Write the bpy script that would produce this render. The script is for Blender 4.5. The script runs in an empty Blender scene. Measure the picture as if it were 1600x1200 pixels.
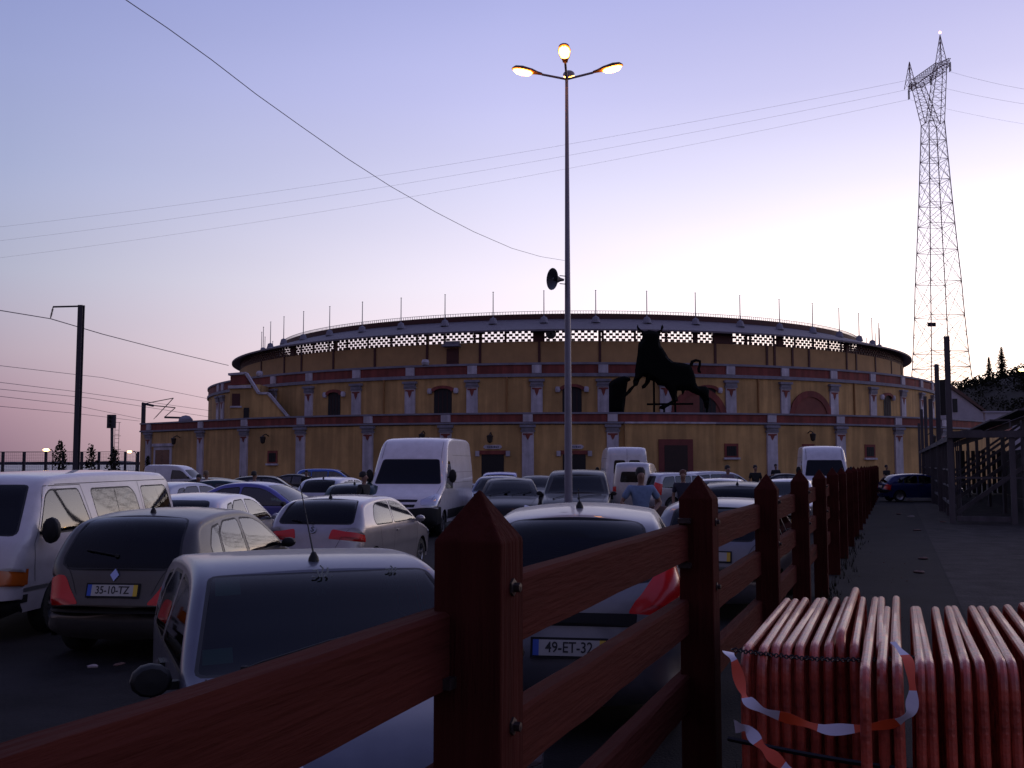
import bpy, bmesh, math, random
from mathutils import Vector, Matrix
from mathutils.geometry import delaunay_2d_cdt
random.seed(7)
sc = bpy.context.scene
COL = sc.collection
R = math.radians
# ------------------------------------------------------------------ camera
EYE = 1.95
PITCH = math.atan(125/1600)
TP = 125/1600
cd = bpy.data.cameras.new('camera'); cam = bpy.data.objects.new('camera', cd); COL.objects.link(cam)
cam.location = (0, 0, EYE); cam.rotation_euler = (math.pi/2+PITCH, 0, 0)
cd.sensor_width = 36; cd.lens = 36; cd.clip_start = .05; cd.clip_end = 9000
sc.camera = cam
sc.view_settings.view_transform = 'Standard'
sc.view_settings.look = 'None'
sc.view_settings.exposure = 0.12
sc.view_settings.gamma = 1
# ------------------------------------------------------------------ dusk sky
wd = bpy.data.worlds.new('World'); sc.world = wd; wd.use_nodes = True
nt = wd.node_tree; nt.nodes.clear()
def N(t, **k):
    n = nt.nodes.new(t)
    for a, b in k.items(): setattr(n, a, b)
    return n
def lk(a, b): nt.links.new(a, b)
def mth(op, a, b=None, clamp=False):
    n = N('ShaderNodeMath', operation=op); n.use_clamp = clamp
    for i, v in enumerate((a, b)):
        if v is None: continue
        if isinstance(v, (int, float)): n.inputs[i].default_value = v
        else: lk(v, n.inputs[i])
    return n.outputs[0]
tc = N('ShaderNodeTexCoord'); sx = N('ShaderNodeSeparateXYZ'); lk(tc.outputs['Generated'], sx.inputs[0])
SUNAZ = R(38)
hx, hy, hz = sx.outputs
hl = mth('SQRT', mth('ADD', mth('MULTIPLY', hx, hx), mth('MULTIPLY', hy, hy)))
hl = mth('MAXIMUM', hl, 1e-4)
dt = mth('DIVIDE', mth('ADD', mth('MULTIPLY', hx, math.sin(SUNAZ)), mth('MULTIPLY', hy, math.cos(SUNAZ))), hl)
dt = mth('MINIMUM', mth('MAXIMUM', dt, -1), 1)
ang = mth('ARCCOSINE', dt)
KEYS = [
 (0.0, [(0,(2.5,1.55,.85)),(.08,(2.5,1.9,1.5)),(.17,(1.7,1.5,1.5)),(.26,(1.0,.93,1.12)),(.34,(.66,.63,.88)),(.42,(.47,.46,.76)),(1,(.13,.15,.36))]),
 (.663,[(0,(1.1,.78,.76)),(.08,(1.05,.85,.90)),(.17,(.90,.82,.93)),(.26,(.70,.68,.90)),(.34,(.53,.53,.83)),(.42,(.41,.43,.75)),(1,(.11,.13,.33))]),
 (1.13,[(0,(.25,.155,.21)),(.05,(.38,.25,.31)),(.10,(.44,.36,.43)),(.17,(.42,.43,.55)),(.26,(.35,.39,.59)),(.34,(.31,.35,.60)),(.42,(.245,.285,.55)),(1,(.10,.11,.26))]),
 (3.14,[(0,(.07,.055,.08)),(.1,(.125,.095,.13)),(.3,(.15,.13,.21)),(1,(.09,.10,.28))]),
]
ramps = []
for a, st in KEYS:
    r = N('ShaderNodeValToRGB'); cr = r.color_ramp
    while len(cr.elements) > 1: cr.elements.remove(cr.elements[-1])
    for i, (p, c) in enumerate(st):
        e = cr.elements[0] if i == 0 else cr.elements.new(p)
        e.position = p; e.color = (c[0]/3, c[1]/3, c[2]/3, 1)
    cr.interpolation = 'LINEAR'
    lk(hz, r.inputs[0]); ramps.append(r.outputs[0])
cur = ramps[0]
for i in range(1, 4):
    mr = N('ShaderNodeMapRange'); mr.interpolation_type = 'SMOOTHSTEP' if i == 3 else 'LINEAR'
    lk(ang, mr.inputs[0]); mr.inputs[1].default_value = KEYS[i-1][0]; mr.inputs[2].default_value = KEYS[i][0]
    mx = N('ShaderNodeMix', data_type='RGBA'); lk(mr.outputs[0], mx.inputs[0]); lk(cur, mx.inputs[6]); lk(ramps[i], mx.inputs[7])
    cur = mx.outputs[2]
# faint thin unevenness of the evening air
nz = N('ShaderNodeTexNoise'); mp = N('ShaderNodeMapping'); mp.inputs['Scale'].default_value = (1, 1, 5)
lk(tc.outputs['Generated'], mp.inputs[0]); lk(mp.outputs[0], nz.inputs[0]); nz.inputs['Scale'].default_value = 1.6
v = mth('ADD', mth('MULTIPLY', nz.outputs[0], .16), .92)
vs = N('ShaderNodeVectorMath', operation='SCALE'); lk(cur, vs.inputs[0]); lk(v, vs.inputs['Scale'])
bg = N('ShaderNodeBackground'); lk(vs.outputs[0], bg.inputs[0]); bg.inputs[1].default_value = 3.0
wo = N('ShaderNodeOutputWorld'); lk(bg.outputs[0], wo.inputs[0])
# afterglow where the sun went down, to the right behind the hill
sl = bpy.data.lights.new('sun', 'SUN'); so = bpy.data.objects.new('sun', sl); COL.objects.link(so)
sl.energy = .07; sl.angle = R(25); sl.color = (1, .62, .38)
so.rotation_euler = Vector((-math.sin(R(50)), -math.cos(R(50)), -.10)).to_track_quat('-Z', 'Y').to_euler()

def W(px, py, Y):
    """Pixel of the 1600x1200 photo at depth Y -> world point."""
    t = (600-py)/1600
    dz = Y*(t+TP)/(1-t*TP)
    cp, sp = math.cos(PITCH), math.sin(PITCH)
    return Vector(((px-800)/1600*(Y*cp+dz*sp), Y, EYE+dz))
def GX(px, Y): return W(px, 725, Y).x
TH = math.atan((1398-800)/1600)
UX, UY = math.sin(TH), math.cos(TH)
def F(s, l, z=0): return Vector((s*UX-l*UY, s*UY+l*UX, z))   # s along the wooden fence, l to its left
# ------------------------------------------------------------------ materials
MATS = {}
def mat(name, col, rough=.6, metal=0, var=.0, scale=8, bump=0, bscale=40, emit=None, es=0, coat=0, spec=None, col2=None, stretch=None, streak=0, knots=0):
    if name in MATS: return MATS[name]
    m = bpy.data.materials.new(name); m.use_nodes = True; t = m.node_tree; b = t.nodes['Principled BSDF']
    b.inputs['Base Color'].default_value = (*col, 1); b.inputs['Roughness'].default_value = rough; b.inputs['Metallic'].default_value = metal
    if coat: b.inputs['Coat Weight'].default_value = coat; b.inputs['Coat Roughness'].default_value = .06
    if spec is not None: b.inputs['Specular IOR Level'].default_value = spec
    if emit: b.inputs['Emission Color'].default_value = (*emit, 1); b.inputs['Emission Strength'].default_value = es
    if var or bump:
        c = t.nodes.new('ShaderNodeTexCoord'); src = c.outputs['Object']
        if stretch:
            mp = t.nodes.new('ShaderNodeMapping'); mp.inputs['Scale'].default_value = stretch; t.links.new(src, mp.inputs[0]); src = mp.outputs[0]
    if var:
        n = t.nodes.new('ShaderNodeTexNoise'); n.inputs['Scale'].default_value = scale; n.inputs['Detail'].default_value = 6; n.inputs['Roughness'].default_value = .65
        t.links.new(src, n.inputs[0])
        r = t.nodes.new('ShaderNodeValToRGB'); c2 = col2 or tuple(x*(1-var) for x in col)
        r.color_ramp.elements[0].position = .32; r.color_ramp.elements[0].color = (*c2, 1)
        r.color_ramp.elements[1].position = .68; r.color_ramp.elements[1].color = (*[min(1, x*(1+var*.6)) for x in col], 1)
        t.links.new(n.outputs[0], r.inputs[0]); t.links.new(r.outputs[0], b.inputs['Base Color'])
        if streak:
            cs = t.nodes.new('ShaderNodeTexCoord'); ms = t.nodes.new('ShaderNodeMapping'); ms.inputs['Scale'].default_value = (1.1, 1.1, .10); t.links.new(cs.outputs['Object'], ms.inputs[0])
            ns = t.nodes.new('ShaderNodeTexNoise'); ns.inputs['Scale'].default_value = 1.6; ns.inputs['Detail'].default_value = 7; t.links.new(ms.outputs[0], ns.inputs[0])
            rs = t.nodes.new('ShaderNodeMapRange'); rs.inputs[1].default_value = .42; rs.inputs[2].default_value = .62; rs.inputs[3].default_value = 1-streak; rs.inputs[4].default_value = 1.05; t.links.new(ns.outputs[0], rs.inputs[0])
            vm = t.nodes.new('ShaderNodeVectorMath'); vm.operation = 'SCALE'; t.links.new(r.outputs[0], vm.inputs[0]); t.links.new(rs.outputs[0], vm.inputs['Scale']); t.links.new(vm.outputs[0], b.inputs['Base Color'])
        if knots:
            vo = t.nodes.new('ShaderNodeTexVoronoi'); vo.inputs['Scale'].default_value = knots; t.links.new(src, vo.inputs[0])
            rs = t.nodes.new('ShaderNodeMapRange'); rs.inputs[1].default_value = .02; rs.inputs[2].default_value = .16; rs.inputs[3].default_value = .25; rs.inputs[4].default_value = 1; t.links.new(vo.outputs[0], rs.inputs[0])
            vm = t.nodes.new('ShaderNodeVectorMath'); vm.operation = 'SCALE'; t.links.new(r.outputs[0], vm.inputs[0]); t.links.new(rs.outputs[0], vm.inputs['Scale']); t.links.new(vm.outputs[0], b.inputs['Base Color'])
        q = t.nodes.new('ShaderNodeMapRange'); q.inputs[3].default_value = max(0.02, rough-.08); q.inputs[4].default_value = min(1, rough+.1)
        t.links.new(n.outputs[0], q.inputs[0]); t.links.new(q.outputs[0], b.inputs['Roughness'])
    if bump:
        n = t.nodes.new('ShaderNodeTexNoise'); n.inputs['Scale'].default_value = bscale; n.inputs['Detail'].default_value = 5
        t.links.new(src, n.inputs[0]); u = t.nodes.new('ShaderNodeBump'); u.inputs['Strength'].default_value = bump; u.inputs['Distance'].default_value = .02
        t.links.new(n.outputs[0], u.inputs['Height']); t.links.new(u.outputs[0], b.inputs['Normal'])
    MATS[name] = m; return m
def glassmat(name, tint, fres=1.7):
    if name in MATS: return MATS[name]
    m = bpy.data.materials.new(name); m.use_nodes = True; t = m.node_tree; t.nodes.clear()
    a = t.nodes.new('ShaderNodeBsdfTransparent'); a.inputs[0].default_value = (*tint, 1)
    g = t.nodes.new('ShaderNodeBsdfGlossy'); g.inputs['Roughness'].default_value = .03; g.inputs[0].default_value = (.95, .95, .95, 1)
    f = t.nodes.new('ShaderNodeFresnel'); f.inputs[0].default_value = fres
    x = t.nodes.new('ShaderNodeMixShader'); o = t.nodes.new('ShaderNodeOutputMaterial')
    t.links.new(f.outputs[0], x.inputs[0]); t.links.new(a.outputs[0], x.inputs[1]); t.links.new(g.outputs[0], x.inputs[2]); t.links.new(x.outputs[0], o.inputs[0])
    MATS[name] = m; return m
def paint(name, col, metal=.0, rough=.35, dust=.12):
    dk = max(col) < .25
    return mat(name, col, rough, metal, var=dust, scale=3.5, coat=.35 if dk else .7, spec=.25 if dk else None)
glass_dark = glassmat('tinted glass', (.15, .23, .205), 1.38)
glass_side = glassmat('side glass', (.24, .30, .30), 1.9)
rubber = mat('black rubber', (.008, .008, .009), .6)
trim_black = mat('black plastic trim', (.010, .010, .011), .6, spec=.3)
tyre_m = mat('tyre rubber', (.012, .012, .012), .8, bump=.3)
rim_m = mat('alloy rim', (.35, .35, .37), .35, .8)
red_lens = mat('red lamp lens', (.62, .008, .010), .25, coat=.3)
clear_lens = mat('clear lamp lens', (.55, .55, .6), .1, .6, coat=1)
orange_lens = mat('orange indicator lens', (.5, .1, .01), .2, coat=1)
plate_w = mat('plate white', (.42, .40, .37), .4)
plate_b = mat('plate blue', (.02, .08, .42), .4)
plate_y = mat('plate yellow', (.65, .42, .03), .4)
ink = mat('plate lettering', (.01, .01, .012), .5)
interior_m = mat('dark cabin lining', (.012, .012, .014), .9)
seat_m = mat('seat fabric', (.03, .03, .035), .95)
# ------------------------------------------------------------------ mesh helpers
class MB:
    def __init__(s): s.v = []; s.f = []; s.m = []
    def add(s, vs, fs, mi=0):
        o = len(s.v); s.v += [tuple(v) for v in vs]; s.f += [tuple(i+o for i in f) for f in fs]; s.m += [mi]*len(fs); return s
    def box(s, c, d, rz=0, mi=0, mtx=None, taper=1):
        x, y, z = (q/2 for q in d); vs = []
        for k in (-1, 1):
            tt = taper if k > 0 else 1
            for a, b in ((-1, -1), (1, -1), (1, 1), (-1, 1)): vs.append(Vector((a*x*tt, b*y*tt, k*z)))
        m = mtx or Matrix.Rotation(rz, 3, 'Z')
        vs = [m @ v + Vector(c) for v in vs]
        return s.add(vs, [(3, 2, 1, 0), (4, 5, 6, 7), (0, 1, 5, 4), (1, 2, 6, 5), (2, 3, 7, 6), (3, 0, 4, 7)], mi)
    def beam(s, a, b, w, h, mi=0):
        a, b = Vector(a), Vector(b); d = b-a; q = d.to_track_quat('Y', 'Z').to_matrix()
        return s.box((a+b)/2, (w, d.length, h), mtx=q, mi=mi)
    def tube(s, pts, r, n=8, cap=True, mi=0):
        pts = [Vector(p) for p in pts]; rs = r if isinstance(r, (list, tuple)) else [r]*len(pts); o = len(s.v); up = None
        for i, p in enumerate(pts):
            d = (pts[min(i+1, len(pts)-1)]-pts[max(i-1, 0)])
            if d.length < 1e-9: d = Vector((0, 0, 1))
            d.normalize()
            if up is None: up = d.orthogonal().normalized()
            up = (up-d*up.dot(d)); up = up.normalized() if up.length > 1e-6 else d.orthogonal().normalized()
            w = d.cross(up)
            for k in range(n):
                a = 2*math.pi*k/n; s.v.append(tuple(p+(up*math.cos(a)+w*math.sin(a))*rs[i]))
        for i in range(len(pts)-1):
            for k in range(n):
                s.f.append((o+i*n+k, o+i*n+(k+1) % n, o+(i+1)*n+(k+1) % n, o+(i+1)*n+k)); s.m.append(mi)
        if cap:
            s.f.append(tuple(o+k for k in range(n))[::-1]); s.m.append(mi)
            s.f.append(tuple(o+(len(pts)-1)*n+k for k in range(n))); s.m.append(mi)
        return s
    def lathe(s, prof, n=16, c=(0, 0, 0), axis='Z', mi=0, mtx=None):
        o = len(s.v); c = Vector(c)
        for (r, z) in prof:
            for k in range(n):
                a = 2*math.pi*k/n; p = Vector((r*math.cos(a), r*math.sin(a), z))
                if axis == 'Y': p = Vector((p.x, p.z, p.y))
                if mtx: p = mtx @ p
                s.v.append(tuple(p+c))
        for i in range(len(prof)-1):
            for k in range(n):
                s.f.append((o+i*n+k, o+i*n+(k+1) % n, o+(i+1)*n+(k+1) % n, o+(i+1)*n+k)); s.m.append(mi)
        return s
    def prism(s, poly, thick, fn, mi=0):
        """poly of 2D points, fn(u, v, w) -> world; w from 0 to thick."""
        n = len(poly); vs = [fn(u, v, 0) for u, v in poly]+[fn(u, v, thick) for u, v in poly]
        fs = [tuple(range(n)), tuple(range(2*n-1, n-1, -1))]+[((i+1) % n, i, i+n, (i+1) % n+n) for i in range(n)]
        return s.add(vs, fs, mi)
    def build(s, name, mats, parent=None, smooth=False, ang=35, fixn=True):
        me = bpy.data.meshes.new(name); me.from_pydata(s.v, [], s.f)
        if not isinstance(mats, (list, tuple)): mats = [mats]
        for m in mats: me.materials.append(m)
        if len(mats) > 1: me.polygons.foreach_set('material_index', s.m)
        if fixn:
            b = bmesh.new(); b.from_mesh(me); bmesh.ops.recalc_face_normals(b, faces=b.faces); b.to_mesh(me); b.free()
        if smooth:
            me.polygons.foreach_set('use_smooth', [True]*len(me.polygons)); me.set_sharp_from_angle(angle=R(ang))
        me.update(); o = bpy.data.objects.new(name, me); COL.objects.link(o)
        if parent: o.parent = parent
        return o
def tag(o, label=None, cat=None, group=None, kind=None):
    if label: o['label'] = label
    if cat: o['category'] = cat
    if group: o['group'] = group
    if kind: o['kind'] = kind
    return o
def empty(name, loc=(0, 0, 0), rz=0, label=None, cat=None, group=None):
    o = bpy.data.objects.new(name, None); COL.objects.link(o); o.location = loc; o.rotation_euler = (0, 0, rz); o.empty_display_size = .2
    return tag(o, label, cat, group)
def copy_tree(o, parent=None):
    c = o.copy(); COL.objects.link(c); c.parent = parent
    for ch in [q for q in COL.objects if q.parent == o]: copy_tree(ch, c)
    return c
def text_mesh(txt, size, name, m, parent, mtx, ext=.002, sx=1.0):
    cu = bpy.data.curves.new(name, 'FONT'); cu.body = txt; cu.size = size; cu.extrude = ext; cu.align_x = 'CENTER'; cu.align_y = 'CENTER'; cu.resolution_u = 3; cu.offset = size*.012
    t = bpy.data.objects.new(name, cu); COL.objects.link(t)
    me = bpy.data.meshes.new_from_object(t); bpy.data.objects.remove(t)
    me.transform(mtx @ Matrix.Diagonal((sx, 1, 1, 1))); me.materials.clear(); me.materials.append(m)
    o = bpy.data.objects.new(name, me); COL.objects.link(o); o.parent = parent; return o
def pip(p, poly):
    x, y = p; c = False; j = len(poly)-1
    for i in range(len(poly)):
        a, b = poly[i], poly[j]
        if (a[1] > y) != (b[1] > y) and x < (b[0]-a[0])*(y-a[1])/(b[1]-a[1])+a[0]: c = not c
        j = i
    return c
def segdist(p, poly):
    d = 1e9; P = Vector(p)
    for i in range(len(poly)):
        a = Vector(poly[i]); b = Vector(poly[(i+1) % len(poly)]); ab = b-a
        t = max(0, min(1, (P-a).dot(ab)/max(1e-12, ab.length_squared))); d = min(d, (P-a-ab*t).length)
    return d
def inflate(mb, poly, step, thick, fn, mi=0):
    """A rounded solid whose outline is poly: thickness grows away from the outline."""
    pts = []
    for i in range(len(poly)):
        a = Vector(poly[i]); b = Vector(poly[(i+1) % len(poly)]); n = max(1, int((b-a).length/step))
        pts += [tuple(a+(b-a)*k/n) for k in range(n)]
    nb = len(pts); xs = [p[0] for p in pts]; ys = [p[1] for p in pts]
    x = min(xs)
    while x < max(xs):
        y = min(ys)
        while y < max(ys):
            q = (x+random.uniform(-.15, .15)*step, y+random.uniform(-.15, .15)*step)
            if pip(q, pts[:nb]) and segdist(q, poly) > step*.45: pts.append(q)
            y += step
        x += step
    vs, es, fs, ov, oe, of = delaunay_2d_cdt([Vector(p) for p in pts], [], [list(range(nb))], 1, 1e-5)
    h = []
    for v in vs:
        d = segdist((v.x, v.y), poly); h.append(0 if d < 1e-4 else min(thick, math.sqrt(max(0, d*(2*thick*1.3-d))) if d < thick*1.3 else thick*1.0))
    for sg in (1, -1):
        mb.add([fn(v.x, v.y, sg*h[i]+sg*.03) for i, v in enumerate(vs)], [tuple(f) if sg > 0 else tuple(f)[::-1] for f in fs], mi)
# ------------------------------------------------------------------ ground, water, hill
asphalt = mat('asphalt', (.017, .0155, .017), .9, var=.6, scale=.9, bump=.6, bscale=45, spec=.15)
pathm = mat('worn path', (.040, .035, .035), .92, var=.65, scale=1.6, bump=.9, bscale=18, spec=.12)
waterm = mat('river water', (.10, .10, .13), .32, bump=.25, bscale=.6)
def sheet(name, pts, z, m, n=1):
    q = MB(); q.add([(x, y, z) for x, y in pts], [tuple(range(len(pts)))]); return tag(q.build(name, m, fixn=False), kind='structure')
sheet('ground', [(-3000, -300), (3000, -300), (3000, 4500), (-3000, 4500)], 0, asphalt)
sheet('river', [(-2600, 230), (-75, 230), (-70, 420), (-200, 2300), (-2600, 2300)], .06, waterm)
q = MB(); pr = [(-2, 0, 0)]
L0 = [F(s, -.78)[:2] for s in (-6, 5, 15, 30, 60, 75)]; L1 = [F(s, -4.6)[:2] for s in (75, 60, 30, 15, 5, -6)]
sheet('path', L0+L1, .004, pathm)
# far shore
q = MB(); x = -2500; top = []
while x < -150:
    top.append((x, 4+3*random.random()+5*max(0, math.sin(x*.013)*math.sin(x*.005+1)))); x += 22
n = len(top); q.add([(x, 2250, 0) for x, h in top]+[(x, 2250, h) for x, h in top]+[(x, 2340, h+1) for x, h in top]+[(x, 2340, 0) for x, h in top], [(i+a*n, i+1+a*n, i+1+(a+1)*n, i+(a+1)*n) for i in range(n-1) for a in range(3)])
tag(q.build('far_shore', mat('far shore', (.03, .03, .05), .95, var=.3, scale=.02)), kind='structure')
# hill at the right: its skyline follows the photo
HY = 190
sky_px = [(1380, 706), (1440, 660), (1475, 612), (1500, 598), (1525, 592), (1545, 588), (1575, 580), (1600, 572), (1660, 560), (1800, 545), (2100, 560), (2600, 640)]
cr_ = [W(px, py+8, HY+20) for px, py in sky_px]
q = MB(); rows = []
for j in range(9):
    t = j/8; rows.append([Vector((p.x, HY-45+65*t+30*0, max(-.2, (p.z)*math.sin(t*math.pi/2)+random.uniform(-.5, .5)*(0 < j < 8)))) for p in cr_])
rows.append([Vector((p.x, HY+90, 0)) for p in cr_]); m_ = len(cr_)
q.add([v for r in rows for v in r], [(j*m_+i, j*m_+i+1, (j+1)*m_+i+1, (j+1)*m_+i) for j in range(9) for i in range(m_-1)])
hill = tag(q.build('hill', mat('hill soil', (.035, .030, .022), .95, var=.4, scale=.2), smooth=True), kind='structure')
leafm = mat('dusky foliage', (.020, .020, .013), .95, spec=.05, var=.5, scale=.3)
def leafcloud(q, c, rx, ry, rz, n, s, fill=.45):
    for i in range(n):
        while True:
            d = Vector((random.uniform(-1, 1), random.uniform(-1, 1), random.uniform(-1, 1)))
            if fill < d.length < 1: break
        p = Vector(c)+Vector((d.x*rx, d.y*ry, d.z*rz)); a = Vector((random.gauss(0, 1), random.gauss(0, 1), random.gauss(0, 1))).normalized(); b = a.orthogonal().normalized(); cc = a.cross(b); u = s*random.uniform(.5, 1.3)
        q.add([p+b*u, p+cc*u*.7, p-b*u*.8, p-cc*u*.6], [(0, 1, 2, 3)])
q = MB()
for k in range(330):
    i = random.random()**.8*(m_-5); a = int(i); t = i-a; j = random.random()*8; b = min(7, int(j))
    p = rows[b][a].lerp(rows[b][a+1], t).lerp(rows[b+1][a].lerp(rows[b+1][a+1], t), j-b); r = random.uniform(1.4, 3.0)
    leafcloud(q, p+Vector((0, 0, r*.1)), r, r, r*.55, 70, r*.12, .3)
tag(q.build('hillside_scrub', leafm, fixn=False), 'dark scrub and trees covering the hillside on the right', None, kind='stuff')
def conifer(px, ptop, pbase, Y, wpx, label, n=15):
    t = W(px, ptop, Y); b = W(px, pbase, Y); h = t.z-b.z+3; b.z = t.z-h; r0 = wpx/1600*Y/2
    root = empty('conifer', b, 0, label, 'tree', 'conifers on the hill skyline'); k = MB(); k.tube([(0, 0, 0), (0, 0, h*.6), (0, 0, h)], [r0*.12, r0*.07, .03], 7); k.build('trunk', mat('bark', (.03, .022, .016), .9), root)
    k = MB()
    for i in range(n*7):
        z = h*(.12+.86*(i/(n*7))); f = 1-(z/h-.12)/.88; a = i*2.4; L = r0*(f*1.05+.05)*random.uniform(.7, 1.15)
        d = Vector((math.cos(a), math.sin(a), -.18+.25*(1-f)))
        for s in range(5):
            p = Vector((0, 0, z))+d*L*(s+.6)/5; w = L*.16*(1.2-s/6)+.12
            leafcloud(k, p, w, w, w*.5, 3, w*.75, 0)
    k.build('crown', leafm, root, fixn=False)
conifer(1546, 557, 590, 210, 22, 'smaller narrow conifer on the hill skyline')
conifer(1566, 541, 585, 206, 36, 'taller conifer on the hill skyline beside the smaller one')
# white gabled house and low wall before the hill
white_wall = mat('whitewash', (.40, .37, .43), .8, var=.15, scale=.6)
hs = empty('house', (0, 0, 0), 0, 'white gabled house at the foot of the hill', 'house')
HYd = 165
a = W(1462, 655, HYd).x; pk = W(1488, 607, HYd); c = W(1542, 650, HYd); zb = W(0, 655, HYd).z
q = MB(); q.prism([(a-6, 0), (c.x, 0), (c.x, c.z), (pk.x, pk.z), (a-6, W(0, 640, HYd).z)], 9, lambda u, v, w: Vector((u, HYd+w, v))); q.build('wall', white_wall, hs)
q = MB(); q.prism([(pk.x-.4, pk.z+.05), (c.x+.5, c.z), (c.x+.5, c.z+.35), (pk.x, pk.z+.5)], 9.6, lambda u, v, w: Vector((u, HYd-.3+w, v))); q.build('roof', mat('old tiles', (.12, .07, .06), .85, var=.3, scale=4), hs)
w0 = W(1488, 623, HYd); w1 = W(1496, 644, HYd); f = MB(); f.box(((w0.x+w1.x)/2, HYd-.03, (w0.z+w1.z)/2), (w1.x-w0.x, .12, w0.z-w1.z)); f.build('window', mat('dark opening', (.006, .006, .008), .6), hs)
q = MB(); p0 = W(1538, 655, 120); p1 = W(1640, 655, 120); q.box(((p0.x+p1.x)/2, 120, (W(0, 645, 120).z)/2), (p1.x-p0.x, .5, W(0, 645, 120).z)); q.box(((p0.x+p1.x)/2, 120, W(0, 645, 120).z+.1), (p1.x-p0.x+.3, .8, .18))
tag(q.build('garden_wall', white_wall), 'plain white wall running right from the gabled house', 'wall')
# ------------------------------------------------------------------ the bullring
ochre = mat('ochre plaster', (.54, .325, .13), .85, var=.24, scale=.35, streak=.22, bump=.15, bscale=6)
oxred = mat('oxide red band', (.24, .055, .044), .8, var=.22, scale=.8, streak=.3)
whitep = mat('white pilaster paint', (.54, .50, .57), .75, var=.2, scale=1.3, streak=.25)
greyp = mat('weathered grey moulding', (.22, .21, .26), .8, var=.25, scale=1.5)
darkm = mat('dark doorway', (.010, .008, .010), .7)
dred = mat('dark red timber', (.07, .018, .016), .7, var=.3, scale=3)
rooft = mat('canopy tiles', (.15, .125, .145), .7, var=.25, scale=1.5)
CC = Vector((140*math.sin(R(3.03)), 140*math.cos(R(3.03)), 0))
def circ(Rr, a): return Vector((CC.x+Rr*math.sin(a), CC.y-Rr*math.cos(a), 0))   # a from the side facing the car park, positive to the right
def azhit(px, Rr):
    th = math.atan((px-800)/1600); d = Vector((math.sin(th), math.cos(th), 0)); b = d.dot(CC); di = Rr*Rr-(CC.length_squared-b*b)
    p = d*(b-math.sqrt(max(0, di))); return math.atan2(p.x-CC.x, CC.y-p.y)
def pxat(a, Rr): p = circ(Rr, a); return 800+1600*p.x/p.y
R1, R2, R3 = 54.6, 46.9, 43.2
a_w = azhit(383, R1); a_r = R(66)
T1 = [W(219, 700, 108.5)]+[circ(R1, a_w+(a_r-a_w)*k/64) for k in range(65)]
for p in T1: p.z = 0
T2 = [circ(R2, R(-100+200*k/90)) for k in range(91)]
T3 = [circ(R3, R(-110+220*k/110)) for k in range(111)]
def hit(poly, px):
    d = Vector((px-800, 1600)); best = None
    for a, b in zip(poly, poly[1:]):
        ca = a.x*d.y-a.y*d.x; cb = b.x*d.y-b.y*d.x
        if ca*cb <= 0 and abs(ca-cb) > 1e-9:
            t = ca/(ca-cb); p = a.lerp(b, t)
            if best is None or p.y < best[0].y:
                tg = (b-a).normalized(); best = (p, tg, Vector((tg.y, -tg.x, 0)))
    return best
def band(mb, poly, z0, z1, out0, out1, mi=0):
    """a wall strip following poly, from offset out0 (inner) to out1 (outer face)"""
    n = len(poly); V = []
    for i, p in enumerate(poly):
        t = (poly[min(i+1, n-1)]-poly[max(i-1, 0)]).normalized(); nn = Vector((t.y, -t.x, 0))
        V.append([p+nn*out0+Vector((0, 0, z0)), p+nn*out1+Vector((0, 0, z0)), p+nn*out1+Vector((0, 0, z1)), p+nn*out0+Vector((0, 0, z1))])
    vs = [v for r in V for v in r]; fs = []
    for i in range(n-1):
        for k in range(4): fs.append((i*4+k, i*4+(k+1) % 4, i*4+4+(k+1) % 4, i*4+4+k))
    fs += [(0, 1, 2, 3), (n*4-1, n*4-2, n*4-3, n*4-4)]
    mb.add(vs, fs, mi)
ring = empty('bullring', (CC.x, CC.y, 0), 0, 'round ochre bullring with red bands, white pilasters and lattice under its canopy', 'arena')
RI = Matrix.Translation((-CC.x, -CC.y, 0))
def rb(mb, name, m, parent=None, **k):
    o = mb.build(name, m, None, **k); o.data.transform(RI); o.parent = parent or ring; return o
EXC = {}
q = MB(); band(q, T1, 0, 5.30, -.6, 0); rb(q, 'lower_wall', ochre)
q = MB(); band(q, T1, 5.46, 6.10, -.5, .04); rb(q, 'parapet', oxred)
q = MB(); band(q, T1, 5.30, 5.455, -.5, .16); band(q, T1, 6.105, 6.25, -.55, .14); rb(q, 'moulding', greyp)
q = MB(); poly = T1+[Vector((CC.x+20, CC.y+10, 0)), Vector((CC.x-20, CC.y+10, 0))]; q.prism([(p.x, p.y) for p in poly], .2, lambda u, v, w: Vector((u, v, 5.2+w))); rb(q, 'terrace', mat('terrace concrete', (.09, .08, .08), .9))
q = MB(); p = T1[0]; q.beam(p+Vector((.25, .25, 2.7)), p+Vector((8, 9, 2.7)), .5, 5.3); rb(q, 'end_wall', ochre)
q = MB(); p = T1[-1]; q.beam(p+Vector((-.2, .3, 2.7)), p+Vector((-9, 10, 2.7)), .5, 5.3); rb(q, 'end_wall', white_wall)
q = MB(); band(q, T2, 5.4, 9.9, -.6, 0); rb(q, 'middle_wall', ochre)
q = MB(); band(q, T2, 10.20, 11.0, -.5, .04); rb(q, 'parapet', oxred)
q = MB(); band(q, T2, 9.9, 10.195, -.5, .18); band(q, T2, 11.005, 11.2, -.55, .15); rb(q, 'moulding', greyp)
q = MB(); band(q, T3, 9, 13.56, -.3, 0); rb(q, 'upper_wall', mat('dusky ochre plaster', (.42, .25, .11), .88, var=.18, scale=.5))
q = MB(); band(q, [circ((R2+R3)/2, R(-100+200*k/60)) for k in range(61)], 9.9, 10.0, -1.9, 1.7); rb(q, 'terrace', greyp)
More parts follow.
